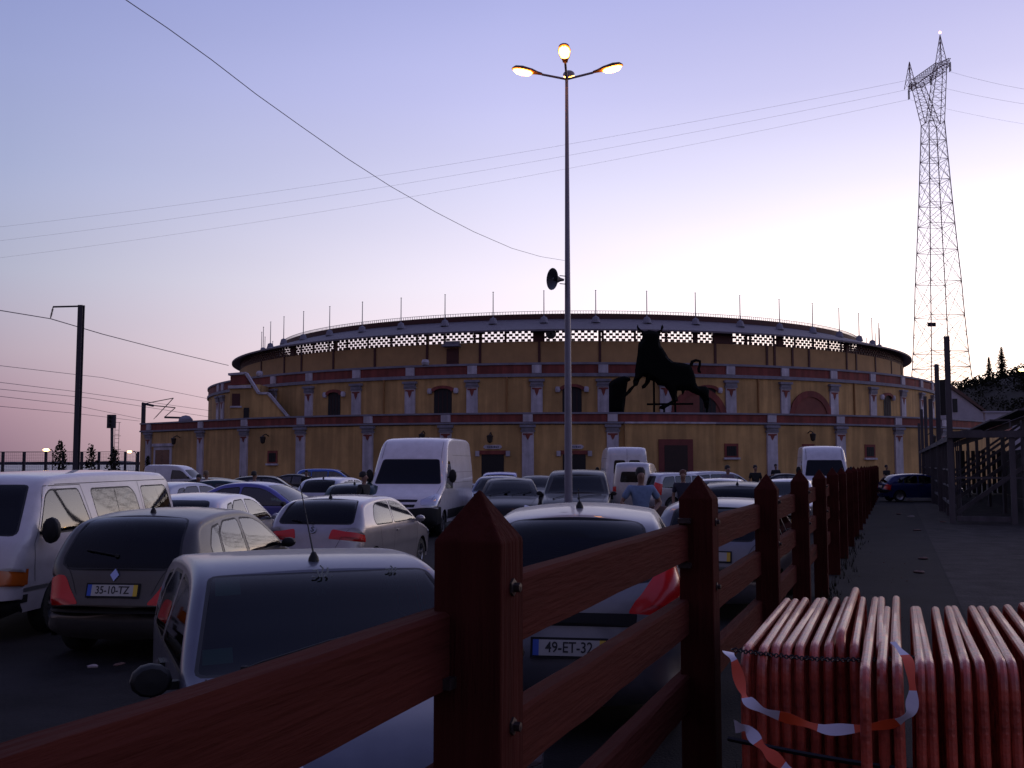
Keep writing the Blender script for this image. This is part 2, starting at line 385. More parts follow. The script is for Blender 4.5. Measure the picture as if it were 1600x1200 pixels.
# checker lattice of real bricks between the upper wall and the canopy
lat = MB(); zl0 = 13.60; rowh = .26; pitch = .60; dth = pitch/R3
def px2a(px, Rr=R3): return azhit(px, Rr)
solid = [(px2a(a), px2a(b)) for a, b in ((665, 668), (748, 752), (833, 851), (936, 940), (1117, 1147), (1086, 1092), (1168, 1170), (1218, 1226), (1325, 1330), (520, 523), (452, 458))]
a = R(-96)
blind = []
nA = int(R(192)/dth)
for i in range(nA):
    th = R(-96)+i*dth
    for r in range(4):
        t = th+(dth/2 if r % 2 else 0)
        if any(lo <= t <= hi for lo, hi in solid): continue
        c = circ(R3-.1, t); lat.box((c.x, c.y, zl0+rowh*(r+.5)), (.35, .12, rowh*.80 if r % 2 else rowh*.80), rz=t)
rb(lat, 'brick_lattice', dred)
for lo, hi in solid:
    q = MB(); n = max(1, int((hi-lo)*R3/.5)); band(q, [circ(R3-.2, lo+(hi-lo)*k/n) for k in range(n+1)], 13.56, 14.64, -.1, .24); rb(q, 'blind_panel', dred)
q = MB(); band(q, T3, 14.645, 14.80, -.25, .02); band(q, T3, 13.565, 13.60, -.25, .03); rb(q, 'lattice_beam', dred)
for r in range(1, 4):
    pass
# canopy
full = [R(-180+360*k/150) for k in range(151)]
RE, RIi = 44.2, 38.3
q = MB(); V = []
for a in full: V += [circ(RE, a)+Vector((0, 0, 14.45)), circ(RE, a)+Vector((0, 0, 14.62)), circ(RIi, a)+Vector((0, 0, 16.42)), circ(RIi, a)+Vector((0, 0, 16.25))]
q.add(V, [(i*4+k, i*4+(k+1) % 4, i*4+4+(k+1) % 4, i*4+4+k) for i in range(150) for k in range(4)]); rb(q, 'canopy_roof', rooft, smooth=True, ang=30)
q = MB(); V = []
for a in full: V += [circ(RIi+.05, a)+Vector((0, 0, 16.43)), circ(RIi+.05, a)+Vector((0, 0, 16.95)), circ(RIi-.2, a)+Vector((0, 0, 16.95)), circ(RIi-.2, a)+Vector((0, 0, 16.43))]
q.add(V, [(i*4+k, i*4+(k+1) % 4, i*4+4+(k+1) % 4, i*4+4+k) for i in range(150) for k in range(4)]); rb(q, 'ridge_band', dred)
q = MB()
for i in range(420):
    a = R(-88+176*i/420); c = circ(RIi, a); q.box((c.x, c.y, 17.08), (.035, .035, .27), rz=a)
band(q, [circ(RIi, R(-88+176*k/90)) for k in range(91)], 17.20, 17.24, -.02, .02); rb(q, 'ridge_railing', greyp)
q = MB()
for a in full[::2]:
    c = circ(RIi+.4, a); q.tube([c+Vector((0, 0, 5)), c+Vector((0, 0, 16.3))], .12, 6)
rb(q, 'inner_column', greyp)
fp = None
for k in range(-13, 14):
    a = px2a(932, 40.6)+k*R(7.15)
    if abs(a) > R(97): continue
    c = circ(40.6, a)-CC
    if fp is None:
        q = MB(); q.tube([(0, 0, 15.6), (0, 0, 18.8)], [.055, .04], 6); q.lathe([(0, 18.95), (.09, 18.88), (0, 18.8)], 6); q.lathe([(0, 16.4), (.3, 16.25), (.45, 15.7)], 10); fp = q.build('flagpole', greyp, ring); o = fp
    else: o = fp.copy(); COL.objects.link(o)
    o.location = (c.x, c.y, 0)
# pilasters
def frame(h):
    p, t, n = h; M = Matrix((t, n, Vector((0, 0, 1)))).transposed().to_4x4(); M.translation = p; return M
def boxM(mb, M, x0, x1, y0, y1, z0, z1, mi=0):
    vs = [M @ Vector((x, y, z)) for z in (z0, z1) for x, y in ((x0, y0), (x1, y0), (x1, y1), (x0, y1))]
    mb.add(vs, [(3, 2, 1, 0), (4, 5, 6, 7), (0, 1, 5, 4), (1, 2, 6, 5), (2, 3, 7, 6), (3, 0, 4, 7)], mi)
def pilaster(poly, px, w, z0, z1, zp0, zp1, zt, tri):
    M = frame(hit(poly, px)); q = MB(); boxM(q, M, -w/2, w/2, -.02, .17, z0, z1); boxM(q, M, -w*.42, w*.42, -.02, .19, zp0+.02, zp1-.02)
    o = rb(q, 'pilaster', whitep)
    q = MB(); boxM(q, M, -w*.54, w*.54, -.02, .28, z1+.16, zt); boxM(q, M, -w*.68, w*.68, -.02, .38, zt+.003, zt+.22); boxM(q, M, -w*.6, w*.6, -.02, .24, z1, z1+.157); c = rb(q, 'capital', greyp, o)
    q = MB(); vs = []
    for y in (.172, .20):
        for x, z in ((-w*.42, 0), (w*.42, 0), (w*.42, -.12), (w*.2, -.16), (w*.12, -.4*tri), (0, -.62*tri), (-w*.12, -.4*tri), (-w*.2, -.16), (-w*.42, -.12)): vs.append(M @ Vector((x, y, z1-.12+z)))
    q.add(vs, [tuple(range(9)), tuple(range(17, 8, -1))]+[(i, (i+1) % 9, (i+1) % 9+9, i+9) for i in range(9)]); rb(q, 'ornament', oxred, o)
for px in (234, 315, 383, 471, 576, 697, 825, 957, 1205, 1312, 1402, 1473): pilaster(T1, px, .98, 0, 4.62, 5.46, 6.1, 5.0, .9)
for px in (341, 348, 427, 483, 557, 641, 738, 839, 943, 1040, 1142, 1227, 1303, 1364, 1411, 1440, 1457): pilaster(T2, px, 1.05, 6.0, 9.0, 10.2, 11.0, 9.45, 1.2)
for px in (407, 443, 470, 520, 585, 667, 750, 843, 938, 1030, 1119, 1200, 1212, 1240, 1266, 1325, 1340, 1370, 1395, 1410):
    M = frame(hit(T3, px)); q = MB(); boxM(q, M, -.12, .12, -.02, .09, 9.5, 13.55); rb(q, 'wall_rib', dred)
for px in (404, 664):
    M = frame(hit(T2, px)); q = MB(); q.lathe([(0, 11.75), (.28, 11.7), (.38, 11.45), (.3, 11.2)], 10, M.translation); rb(q, 'parapet_ball', whitep, smooth=True)
# thin drain pipes on the middle wall
for px in (600, 792, 1185, 1335): 
    M = frame(hit(T2, px)); q = MB(); q.tube([M @ Vector((0, .1, 6)), M @ Vector((0, .1, 9.9))], .09, 6); rb(q, 'drain_pipe', mat('ochre pipe', (.30, .15, .05), .8))
def archpts(w, z0, z1, r, n=8):
    """door outline with a segmental head"""
    out = [(-w/2, z0), (w/2, z0), (w/2, z1-r)]
    for k in range(1, n): t = math.pi*k/n; out.append((w/2*math.cos(t), z1-r+r*math.sin(t)))
    return out+[(-w/2, z1-r)]
def slab(M, pts, y0, y1, name, m, parent):
    q = MB(); n = len(pts); vs = [M @ Vector((x, y, z)) for y in (y0, y1) for x, z in pts]
    q.add(vs, [tuple(range(n)), tuple(range(2*n-1, n-1, -1))]+[(i, (i+1) % n, (i+1) % n+n, i+n) for i in range(n)]); return rb(q, name, m, parent)
def hoop(M, inner, outer, y0, y1, name, m, parent):
    q = MB(); n = len(inner); vs = [M @ Vector((x, y, z)) for y in (y0, y1) for P in (inner, outer) for x, z in P]
    fs = []
    for i in range(n-1): fs += [(i, i+1, n+i+1, n+i), (2*n+i, 3*n+i, 3*n+i+1, 2*n+i+1), (i, 2*n+i, 2*n+i+1, i+1), (n+i, n+i+1, 3*n+i+1, 3*n+i)]
    fs += [(0, n, 3*n, 2*n), (n-1, 3*n-1, 4*n-1, 2*n-1)]; q.add(vs, fs); return rb(q, name, m, parent)
for px, w in ((522, 1.55), (692, 1.75), (894, 1.75), (1106, 1.6), (1387, 1.4)):
    M = frame(hit(T2, px)); d = slab(M, archpts(w, 6, 8.95, .32), -.02, .04, 'arched_doorway', darkm, ring)
    op = archpts(w, 6, 8.95, .32)[2:]; oo = archpts(w+.5, 6, 9.22, .42)[2:]; hoop(M, op, oo, 0, .22, 'door_arch', oxred, d)
    for s in (-1, 1):
        q = MB(); c = M @ Vector((s*(w/2+.42), .08, 8.72)); q.lathe([(0, -.27), (.2, -.24), (.26, 0), (.2, .24), (0, .27)], 12, c); rb(q, 'impost', whitep, d, smooth=True)
    for k in range(1, 4): 
        q = MB(); x = -w/2+w*k/4; boxM(q, M, x-.02, x+.02, .04, .06, 6, 8.7); rb(q, 'door_board', dred, d)
for px in (1092, 1267):
    M = frame(hit(T2, px)); A = [(2.15*math.cos(math.pi*k/16), 6.2+2.15*math.sin(math.pi*k/16)) for k in range(17)]; B = [(2.75*math.cos(math.pi*k/16), 6.2+2.75*math.sin(math.pi*k/16)) for k in range(17)]
    d = slab(M, A, -.02, .03, 'blind_arch', mat('faded red infill', (.20, .065, .05), .85, var=.2, scale=1), ring); hoop(M, A, B, 0, .12, 'arch_ring', oxred, d)
# upper small door with canopy
M = frame(hit(T3, 707)); q = MB(); boxM(q, M, -.62, .62, -.02, .07, 10, 13.1); d = rb(q, 'roof_door', dred); q = MB(); boxM(q, M, -.85, .85, -.02, .8, 13.25, 13.42); boxM(q, M, -.75, .75, -.02, .3, 13.43, 13.8); rb(q, 'door_canopy', greyp, d)
# lower wall openings
gr_m = mat('iron grille', (.02, .015, .015), .6)
for px in (427, 1142, 1262, 1358):
    M = frame(hit(T1, px)); z = 3.05 if px != 427 else 2.55
    q = MB(); boxM(q, M, -.62, .62, -.02, .06, z-.55, z+.62); w_ = rb(q, 'window', oxred)
    q = MB(); boxM(q, M, -.44, .44, .0, .075, z-.42, z+.40); p_ = rb(q, 'pane', darkm, w_)
    for k in range(4):
        q = MB(); x = -.33+.22*k; boxM(q, M, x-.015, x+.015, .076, .10, z-.42, z+.4); rb(q, 'bar', gr_m, p_)
    q = MB(); boxM(q, M, -.72, .72, -.02, .2, z-.72, z-.553); rb(q, 'sill', whitep, w_)
for px in (770, 897):
    M = frame(hit(T1, px)); q = MB(); boxM(q, M, -.95, .95, -.02, .05, 0, 2.75); d = rb(q, 'door', darkm)
    q = MB(); boxM(q, M, -1.2, 1.2, -.02, .10, 2.753, 3.08); rb(q, 'lintel', oxred, d)
    for s in (-1, 1):
        q = MB(); boxM(q, M, s*1.3-.17, s*1.3+.17, -.02, .12, 2.60, 3.04); rb(q, 'impost', whitep, d)
    q = MB(); vs = []
    o8 = [(-.78, 3.33), (-.62, 3.2), (.62, 3.2), (.78, 3.33), (.78, 3.42), (.62, 3.55), (-.62, 3.55), (-.78, 3.42)]
    s_ = slab(M, o8, .02, .09, 'door_sign', whitep, d)
    q = MB(); x = -.46
    for i_ in range(7):
        wl = .08+.03*((i_*5) % 3); boxM(q, M, x, x+wl, .091, .10, 3.30, 3.45-.03*((i_*3) % 2)); x += wl+.04
    rb(q, 'lettering', mat('blue grey lettering', (.08, .09, .18), .7), s_)
# portal block with the big door
pa = [hit(T1, px)[0] for px in (975, 1000, 1025, 1050, 1075, 1095, 1115)]
q = MB(); band(q, pa, 0, 5.29, -.02, .45); rb(q, 'portal_wall', ochre)
q = MB(); band(q, pa, 5.292, 5.44, -.02, .62); rb(q, 'portal_cornice', whitep)
M = frame(hit(T1, 1053)); q = MB(); boxM(q, M, -1.45, 1.45, .40, .56, 0, 4.0); d = rb(q, 'portal_frame', mat('faded portal red', (.17, .045, .04), .85, var=.2, scale=1.2)); q = MB(); boxM(q, M, -.98, .98, .50, .575, 0, 3.5); rb(q, 'portal_door', mat('brown door', (.03, .014, .012), .7, var=.3, scale=4), d)
# gate at the left wing
M = frame(hit(T1, 256)); q = MB(); boxM(q, M, -1.75, 1.75, -.02, .08, 0, 3.75); d = rb(q, 'gate_frame', whitep); q = MB(); boxM(q, M, -1.95, 1.95, -.02, .2, 3.755, 4.05); rb(q, 'lintel', whitep, d)
gm = mat('varnished gate', (.10, .03, .018), .22, var=.4, scale=1.5); q = MB()
for s in (-1, 1): boxM(q, M, min(s*.03, s*1.35), max(s*.03, s*1.35), .05, .11, 0, 3.4)
rb(q, 'gate_leaf', gm, d)
q = MB(); q.lathe([(.75, 0), (.7, .35), (.4, .65), (0, .75)], 12, hit(T1, 275)[0]+Vector((.6, 1.2, 6.2))); rb(q, 'small_dome', greyp, smooth=True)
# lanterns on brackets
def lantern(poly, px, z):
    M = frame(hit(poly, px)); q = MB(); q.tube([M @ Vector((0, 0, z)), M @ Vector((0, .35, z+.18)), M @ Vector((0, .7, z+.05)), M @ Vector((0, .72, z-.1))], .05, 6); q.lathe([(.05, .1), (.28, 0), (.2, -.5), (.08, -.6), (0, -.62)], 6, M @ Vector((0, .72, z-.1))); rb(q, 'wall_lantern', gr_m)
for px, z in ((282, 4.6), (420, 4.5), (664, 4.55), (768, 4.4), (1262, 4.6), (1447, 4.6)): lantern(T1, px, z)
M = frame(hit(T3, 862)); q = MB(); q.lathe([(.1, 0), (.5, .1), (.48, .3), (0, .42)], 14, M @ Vector((0, .9, 14.2)), axis='Y'); q.tube([M @ Vector((0, 0, 14.5)), M @ Vector((0, .9, 14.3))], .06, 6); rb(q, 'loudspeaker', gr_m)
# stair block on the terrace, left
SY = 101.5
def sp2(pts): return [(W(a, b, SY).x, W(a, b, SY).z) for a, b in pts]
fnS = lambda u, v, w: Vector((u, SY+w, v))
st = MB(); st.prism(sp2([(359, 662), (359, 603), (392, 600), (397, 604), (404, 615), (419, 615), (454, 662)]), .5, fnS); st = rb(st, 'stair_wall', ochre)
q = MB(); q.prism(sp2([(360, 602), (360, 587), (383, 586), (391, 600)]), .45, fnS); rb(q, 'parapet', oxred, st)
q = MB(); path_ = sp2([(357, 585), (384, 583), (404, 614.5), (419, 614.5), (454, 656)])
for a_, b_ in zip(path_, path_[1:]): q.beam((a_[0], SY+.2, a_[1]), (b_[0], SY+.2, b_[1]), .75, .22)
p0, p1 = sp2([(357, 605), (393, 604)]); q.beam((p0[0], SY+.18, p0[1]), (p1[0], SY+.18, p1[1]), .74, .3); rb(q, 'coping', whitep, st)
q = MB(); c0, c1 = sp2([(363, 615), (375, 634)]); q.box(((c0[0]+c1[0])/2, SY-.02, (c0[1]+c1[1])/2), (c1[0]-c0[0], .1, c0[1]-c1[1])); w_ = rb(q, 'window', dred, st)
q = MB(); c0, c1 = sp2([(360, 634.3), (378, 637)]); q.box(((c0[0]+c1[0])/2, SY-.05, (c0[1]+c1[1])/2), (c1[0]-c0[0], .2, c0[1]-c1[1])); rb(q, 'sill', whitep, w_)
q = MB(); c0, c1 = sp2([(381, 637), (389, 656)]); q.box(((c0[0]+c1[0])/2, SY-.02, (c0[1]+c1[1])/2), (c1[0]-c0[0], .1, c0[1]-c1[1])); rb(q, 'door', darkm, st)
q = MB(); c0, c1 = sp2([(359, 600), (404, 662)]); q.box(((c0[0]+c1[0])/2, SY+4.3, (5.4+c0[1])/2), (c1[0]-c0[0]-.1, 7.4, c0[1]-5.4)); rb(q, 'stair_block', ochre)
q = MB()
for k in range(16):
    a_ = sp2([(419, 617)])[0]; b_ = sp2([(454, 658)])[0]; t = k/16; q.box((a_[0]+(b_[0]-a_[0])*t+.15, SY+1.9, a_[1]+(b_[1]-a_[1])*t-.5), ((b_[0]-a_[0])/16, 2.6, .3))
rb(q, 'steps', mat('stair stone', (.06, .07, .03), .9), None)
# ------------------------------------------------------------------ bull sculpture on the terrace
BY = 87.3
black_iron = mat('black sculpture iron', (.004, .005, .0045), .95, spec=.1)
def bz(x, y): p = W(940+x/7.06, 490+y/7.06, BY); return (p.x, p.z)
bull = empty('bull_sculpture', (bz(600, 0)[0], BY, 5.4), 0, 'black rearing bull sculpture with lifted front legs on the terrace above the portal', 'sculpture')
bl0 = bull.location
B = [(398,118),(388,150),(398,180),(435,207),(452,238),(440,290),(405,330),(398,430),(385,520),(370,620),(368,690),(345,740),(350,790),(300,830),(262,880),(272,912),(320,870),(360,810),(400,790),(420,730),(455,690),(490,700),(480,760),(442,800),(447,832),(480,820),(525,770),(540,735),(590,750),(620,790),(690,800),(735,850),(770,930),(780,955),(740,980),(645,1020),(632,1048),(680,1058),(740,1022),(800,980),(845,965),(830,900),(837,850),(878,850),(895,905),(918,850),(960,850),(1000,875),(1080,905),(1120,960),(1138,1040),(1175,1060),(1195,1000),(1182,900),(1188,840),(1150,800),(1060,800),(1040,760),(1035,700),(1010,630),(985,570),(900,545),(790,530),(740,490),(700,420),(652,350),(640,300),(640,232),(662,200),(684,150),(668,118),(655,150),(652,180),(606,196),(560,188),(520,182),(470,197),(432,178),(408,150)]
q = MB(); inflate(q, [bz(*p) for p in B], .28, .55, lambda u, v, w: Vector((u-bl0.x, w, v-5.4))); q.build('body', black_iron, bull, True, 60)
q = MB(); T = [bz(*p) for p in ((985, 575), (1000, 530), (1040, 515), (1085, 525), (1082, 570), (1070, 610), (1075, 640), (1095, 655))]; q.tube([(u-bl0.x, 0, v-5.4) for u, v in T], [.16, .14, .12, .12, .12, .13, .14, .05], 8); q.build('tail', black_iron, bull, True)
q = MB()
for a_, b_ in (((500, 1000), (1010, 996)), ((575, 600), (580, 1110)), ((810, 960), (815, 1110)), ((1165, 1040), (1160, 1110)), ((690, 1000), (690, 1110))):
    u, v = bz(*a_), bz(*b_); q.tube([(u[0]-bl0.x, 0, u[1]-5.4), (v[0]-bl0.x, 0, v[1]-5.4)], .09, 6)
q.build('support_frame', black_iron, bull)
D = [(95,1100),(95,760),(140,718),(200,690),(270,675),(330,690),(338,722),(305,745),(292,830),(285,900),(262,1100)]
sb = bz(190, 1090); st2 = empty('dark_sculpture', (sb[0], BY+1.2, 5.4), 0, 'dark rounded cape-like shape standing left of the rearing bull', 'sculpture'); q = MB(); inflate(q, [bz(*p) for p in D], .28, .5, lambda u, v, w: Vector((u-sb[0], w, v-5.4))); q.build('cape', black_iron, st2, True, 60)
# ------------------------------------------------------------------ wooden bull fence
wood = mat('red stained timber', (.046, .0105, .0085), .9, spec=.04, var=.45, scale=4, knots=1.1, bump=.55, bscale=16, stretch=(3, 3, .2), col2=(.04, .009, .007))
woodr = mat('red stained rail', (.062, .0155, .0115), .9, spec=.05, var=.42, scale=3, knots=.9, bump=.6, bscale=12, stretch=(.3, 3.5, 4), col2=(.055, .013, .010))
steel = mat('rusty bolt steel', (.06, .045, .045), .5, .7, var=.4, scale=30)
fence = empty('timber_fence', F(2.61, 1.07), math.pi/2-TH, 'long red stained timber fence with pointed posts and three rails', 'fence')
FI = fence.matrix_basis.inverted() if False else (Matrix.Translation(F(2.61, 1.07)) @ Matrix.Rotation(math.pi/2-TH, 4, 'Z')).inverted()
def wpost(mb, c, w, h, hc, tw=0):
    c = Vector(c); m = Matrix.Rotation(-TH+tw, 3, 'Z'); v = [m @ Vector((a*w/2, b*w/2, z))+c for z in (0, h-hc) for a, b in ((-1, -1), (1, -1), (1, 1), (-1, 1))]+[c+Vector((0, 0, h))]
    mb.add(v, [(3, 2, 1, 0), (0, 1, 5, 4), (1, 2, 6, 5), (2, 3, 7, 6), (3, 0, 4, 7), (4, 5, 8), (5, 6, 8), (6, 7, 8), (7, 4, 8)])
SP = 3.32
for i in range(20):
    s = 2.61+SP*i; q = MB(); wj = .19+random.uniform(-.004, .008)*(i > 0); wpost(q, F(s, 1.07), wj, 1.885+random.uniform(-.02, .01)*(i > 0), .14, random.uniform(-.03, .03)*(i > 0)+(0.03 if i == 0 else 0))
    o = q.build('post', wood, None); o.data.transform(FI); o.parent = fence
    if i < 3:
        b = o.modifiers.new('b', 'BEVEL'); b.width = .006; b.segments = 2
    if i < 5:
        for z in (1.62, 1.255):
            q = MB(); m = Matrix.Rotation(-TH, 3, 'Z') @ Matrix.Rotation(math.pi/2, 3, 'Y'); q.lathe([(.024, 0), (.024, .006), (.013, .008), (.013, .024), (0, .026)], 6, F(s, 1.07-wj/2, z), mtx=m)
            k = q.build('bolt', steel, None); k.data.transform(FI); k.parent = o
for i in range(-1, 19):
    for j, (zt, hh) in enumerate(((1.60, .20), (1.19, .19), (.77, .19))):
        s0 = 2.61+SP*i+.01; s1 = s0+SP-.02; n = 14; q = MB(); V = []; dz = -.042 if i == -1 else random.uniform(-.012, .012); l0 = 1.07+.045
        for k in range(n+1):
            s = s0+(s1-s0)*k/n; wv = random.uniform(-.006, .006)*(i < 3); dip = (-.022 if (i == -1 and j == 0 and 7 <= k <= 10) else 0)
            for l, z in ((l0, zt-hh+wv), (l0+.075, zt-hh+wv), (l0+.075, zt+wv*.5), (l0+.012, zt+wv*.5), (l0, zt-.012+wv+dip)): V.append(F(s, l, z+dz))
        q.add(V, [(k*5+e, k*5+(e+1) % 5, k*5+5+(e+1) % 5, k*5+5+e) for k in range(n) for e in range(5)]+[(4, 3, 2, 1, 0), tuple(n*5+e for e in range(5))])
        o = q.build('rail', woodr, None); o.data.transform(FI); o.parent = fence
for i in (0, 1):
    s = 2.61+SP*i
    for z in ((1.38, .965) if i == 0 else (1.63, 1.38)):
        q = MB(); q.beam(F(s-.14, 1.13, z), F(s+.02, 1.13, z), .07, .028); o = q.build('rail_bracket', steel, None); o.data.transform(FI); o.parent = fence
# ------------------------------------------------------------------ crowd barriers stacked on edge
bar_paint = mat('worn red barrier paint', (.42, .062, .034), .36, var=.45, scale=11, col2=(.17, .022, .014), bump=.25, bscale=50, coat=.2)
U3 = Vector((UX, UY, 0)); R3_ = Vector((UY, -UX, 0))
def barrier_mesh():
    L, H, r = 1.95, 1.10, .0225; q = MB(); c = .11; P = []
    P += [(0, 0, .12), (0, 0, H-c)]+[(c-c*math.cos(t), 0, H-c+c*math.sin(t)) for t in [math.pi/2*k/5 for k in range(1, 6)]]
    P += [(L-c+c*math.sin(t), 0, H-c+c*math.cos(t)) for t in [math.pi/2*k/5 for k in range(0, 6)]]+[(L, 0, .12), (0, 0, .12)]
    q.tube(P, r, 10, False)
    b = MB()
    for k in range(1, 15): b.tube([(L*k/15, 0, .12), (L*k/15, 0, H-.01)], .011, 6)
    return q, b
qf, qb = barrier_mesh()
proto = empty('crowd_barrier', (0, 0, 0), 0)
fo = qf.build('frame', bar_paint, proto, True); bo = qb.build('bars', bar_paint, fo if False else proto, True)
def foot():
    m = MB(); m.tube([(.28, -.005, .13), (.28, 0, .03), (.28, .0, .0)], .018, 6); m.box((.28, 0, .012), (.05, .05, .02)); m.box((1.67, 0, .012), (.05, .05, .02)); m.tube([(1.67, -.005, .13), (1.67, 0, .0)], .018, 6); return m
foot().build('foot', bar_paint, proto)
lat0 = -(.70)   # lateral of the first barrier
first = True
def barrier(l, s, dz, lab, grp, yaw=0, roll=0):
    global first
    o = proto if first else copy_tree(proto); first = False
    o.location = F(s, l, 0)+Vector((0, 0, dz)); o.rotation_euler = (roll, 0, math.pi/2-TH+yaw); tag(o, lab, 'barrier', grp)
A0 = W(1165, 1012, 4.72); s_a = A0.x*UX+A0.y*UY; l_a = -(A0.x*UY-A0.y*UX)
nb = 12
jit = [0, -.05, .05, .02, .05, .10, .12, .26, .12, .12, .14, .22]
ords = ['leftmost', 'second', 'third', 'fourth', 'fifth', 'sixth', 'seventh', 'eighth', 'ninth', 'tenth', 'eleventh', 'twelfth']
for k in range(nb):
    l = l_a-k*.0575-random.uniform(-.006, .006)
    barrier(l, s_a+jit[k]*.6+.02*k, (.0 if k != 7 else .05), f'{ords[k]} red tubular barrier from the fence side of the taped bundle', 'barriers bundled nearest the timber fence', random.uniform(-.012, .012), random.uniform(-.01, .01))
xs = list(range(12))
for k, px in enumerate(xs):
    l = l_a-.52-(k*.066)-random.uniform(-.006, .006)
    barrier(l, s_a-.24+.035*k+(-.12 if k in (0,) else 0)+random.uniform(-.05, .05), 0, f'{ords[k]} red tubular barrier from the left in the loose bundle right of the tape', 'barriers leaning in the loose right bundle', random.uniform(-.008, .010), random.uniform(-.012, .012))
for k in range(4):
    barrier(l_a-1.36-k*.075, s_a+.12+.03*k, .02, f'{ords[k]} red tubular barrier in the small bundle at the right edge', 'barriers at the right edge', random.uniform(-.02, .02))
# chain and tape round the first bundle
chm = mat('black chain', (.02, .018, .02), .4, .6)
def onb(l, s, z): return F(s, l, z)
ch = MB(); pts = []
nL = 74
for k in range(nL):
    t = k/(nL-1); l = l_a+.06-t*.80; z = 1.10-.03*math.sin(t*math.pi)+.003*math.sin(k*2); s = s_a-.03+.10*math.sin(t*math.pi*.5)+.02
    pts.append(F(s, l, z+.03-.02))
for k in range(0, nL-1):
    a, b = pts[k], pts[k+1]; d = (b-a).normalized(); up = Vector((0, 0, 1)) if k % 2 else U3; up = (up-d*up.dot(d)).normalized(); c = (a+b)/2; hl = (b-a).length*.68
    ch.tube([c+d*hl*math.cos(t)+up*.0085*math.sin(t) for t in [2*math.pi*i/10 for i in range(11)]], .0032, 5, False)
tag(ch.build('chain', chm, smooth=True), 'black steel chain laid across the tops of the taped barrier bundle', 'chain')
strap = MB(); pp = []
for k in range(60):
    t = k/59; l = l_a+.07-t*1.7; pp.append(F(s_a-.10-.03*math.sin(t*math.pi)-.13*t, l, .735-.05*math.sin(t*math.pi)+.03*t))
strap.tube(pp, .012, 6); tag(strap.build('strap', chm, smooth=True), 'dark cable tied round both barrier bundles below the tape', 'cable')
tape_w = mat('tape white', (.55, .52, .62), .45); tape_r = mat('tape red', (.62, .07, .02), .45)
def tape(pix, Ys, wid, label, flips):
    q = MB(); P = [W(a, b, y) for (a, b), y in zip(pix, Ys)]; S = []
    for i in range(len(P)-1):
        n = 8
        for k in range(n): S.append(P[i].lerp(P[i+1], k/n))
    S.append(P[-1]); n = len(S)
    for it in range(3): S = [S[0]]+[(S[i-1]+S[i]*2+S[i+1])/4 for i in range(1, n-1)]+[S[-1]]
    V = []; acc = 0; mi = []
    for i, p in enumerate(S):
        t = (S[min(i+1, n-1)]-S[max(0, i-1)]).normalized(); v = Vector((0, -1, .1)); u = t.cross(v).normalized(); a = flips*math.sin(i*.22)*.9
        u = u*math.cos(a)+t.cross(u)*math.sin(a); w = wid/2*(.75+.25*math.cos(i*.5)); V += [p-u*w, p+u*w, p+u*w+Vector((0, .0015, 0)), p-u*w+Vector((0, .0015, 0))]
    for i in range(n-1):
        acc += (S[i+1]-S[i]).length; m = int(acc/.16) % 2
        for e in range(4): q.f.append((i*4+e, i*4+(e+1) % 4, i*4+4+(e+1) % 4, i*4+4+e)); q.m.append(m)
    q.v = [tuple(v) for v in V]; return tag(q.build('barrier_tape', [tape_w, tape_r], smooth=True, fixn=True), label, 'tape')
tape([(1137, 1018), (1147, 1030), (1160, 1080), (1166, 1094), (1195, 1112), (1240, 1125), (1290, 1141), (1350, 1138), (1400, 1130), (1424, 1115), (1427, 1080), (1420, 1030), (1395, 1003)], [4.7, 4.55, 4.48, 4.45, 4.42, 4.38, 4.36, 4.3, 4.26, 4.22, 4.24, 4.3, 4.4], .05, 'red and white tape looped low around the barrier bundle by the fence', .55)
tape([(1148, 1135), (1168, 1138), (1186, 1162), (1205, 1180), (1235, 1205), (1260, 1230)], [4.5, 4.42, 4.36, 4.3, 4.22, 4.15], .055, 'loose end of red and white tape hanging at the bottom', .2)
# ------------------------------------------------------------------ lamp mast
galv = mat('galvanised mast', (.20, .19, .24), .5, .4, var=.2, scale=2)
mast = empty('lamp_mast', (GX(888, 25.2), 25.2, 0), 0, 'tall mast with four lit lamp heads standing in the middle of the car park', 'street lamp')
mx, my = GX(888, 25.2), 25.2; top = W(884.5, 122, 25.2).z
q = MB(); q.tube([(0, 0, 0), (0, 0, .9), (0, 0, top)], [.11, .10, .04], 14); q.lathe([(.22, 0), (.22, .03), (.14, .05), (.13, .12)], 14); q.build('pole', galv, mast, True)
q = MB(); q.box((0, -.125, .8), (.12, .03, .45)); q.build('hatch', galv, mast)
lampglow = mat('sodium lamp glow', (1, .7, .3), .4, emit=(1, .36, .045), es=22)
headm = mat('lamp housing', (.10, .045, .03), .5, var=.2, scale=8)
tz = top
arms = [((885, 119), (818, 104)), ((885, 119), (875.5, 76)), ((886, 120), (954, 98))]
def head3(tip_px, d, ax):
    pass
dirs = [(Vector((-1, -.15, .14)), 1.15), (Vector((-.10, -1, .20)), 1.3), (Vector((1, -.10, .22)), 1.22), (Vector((.12, 1, .52)), .85)]
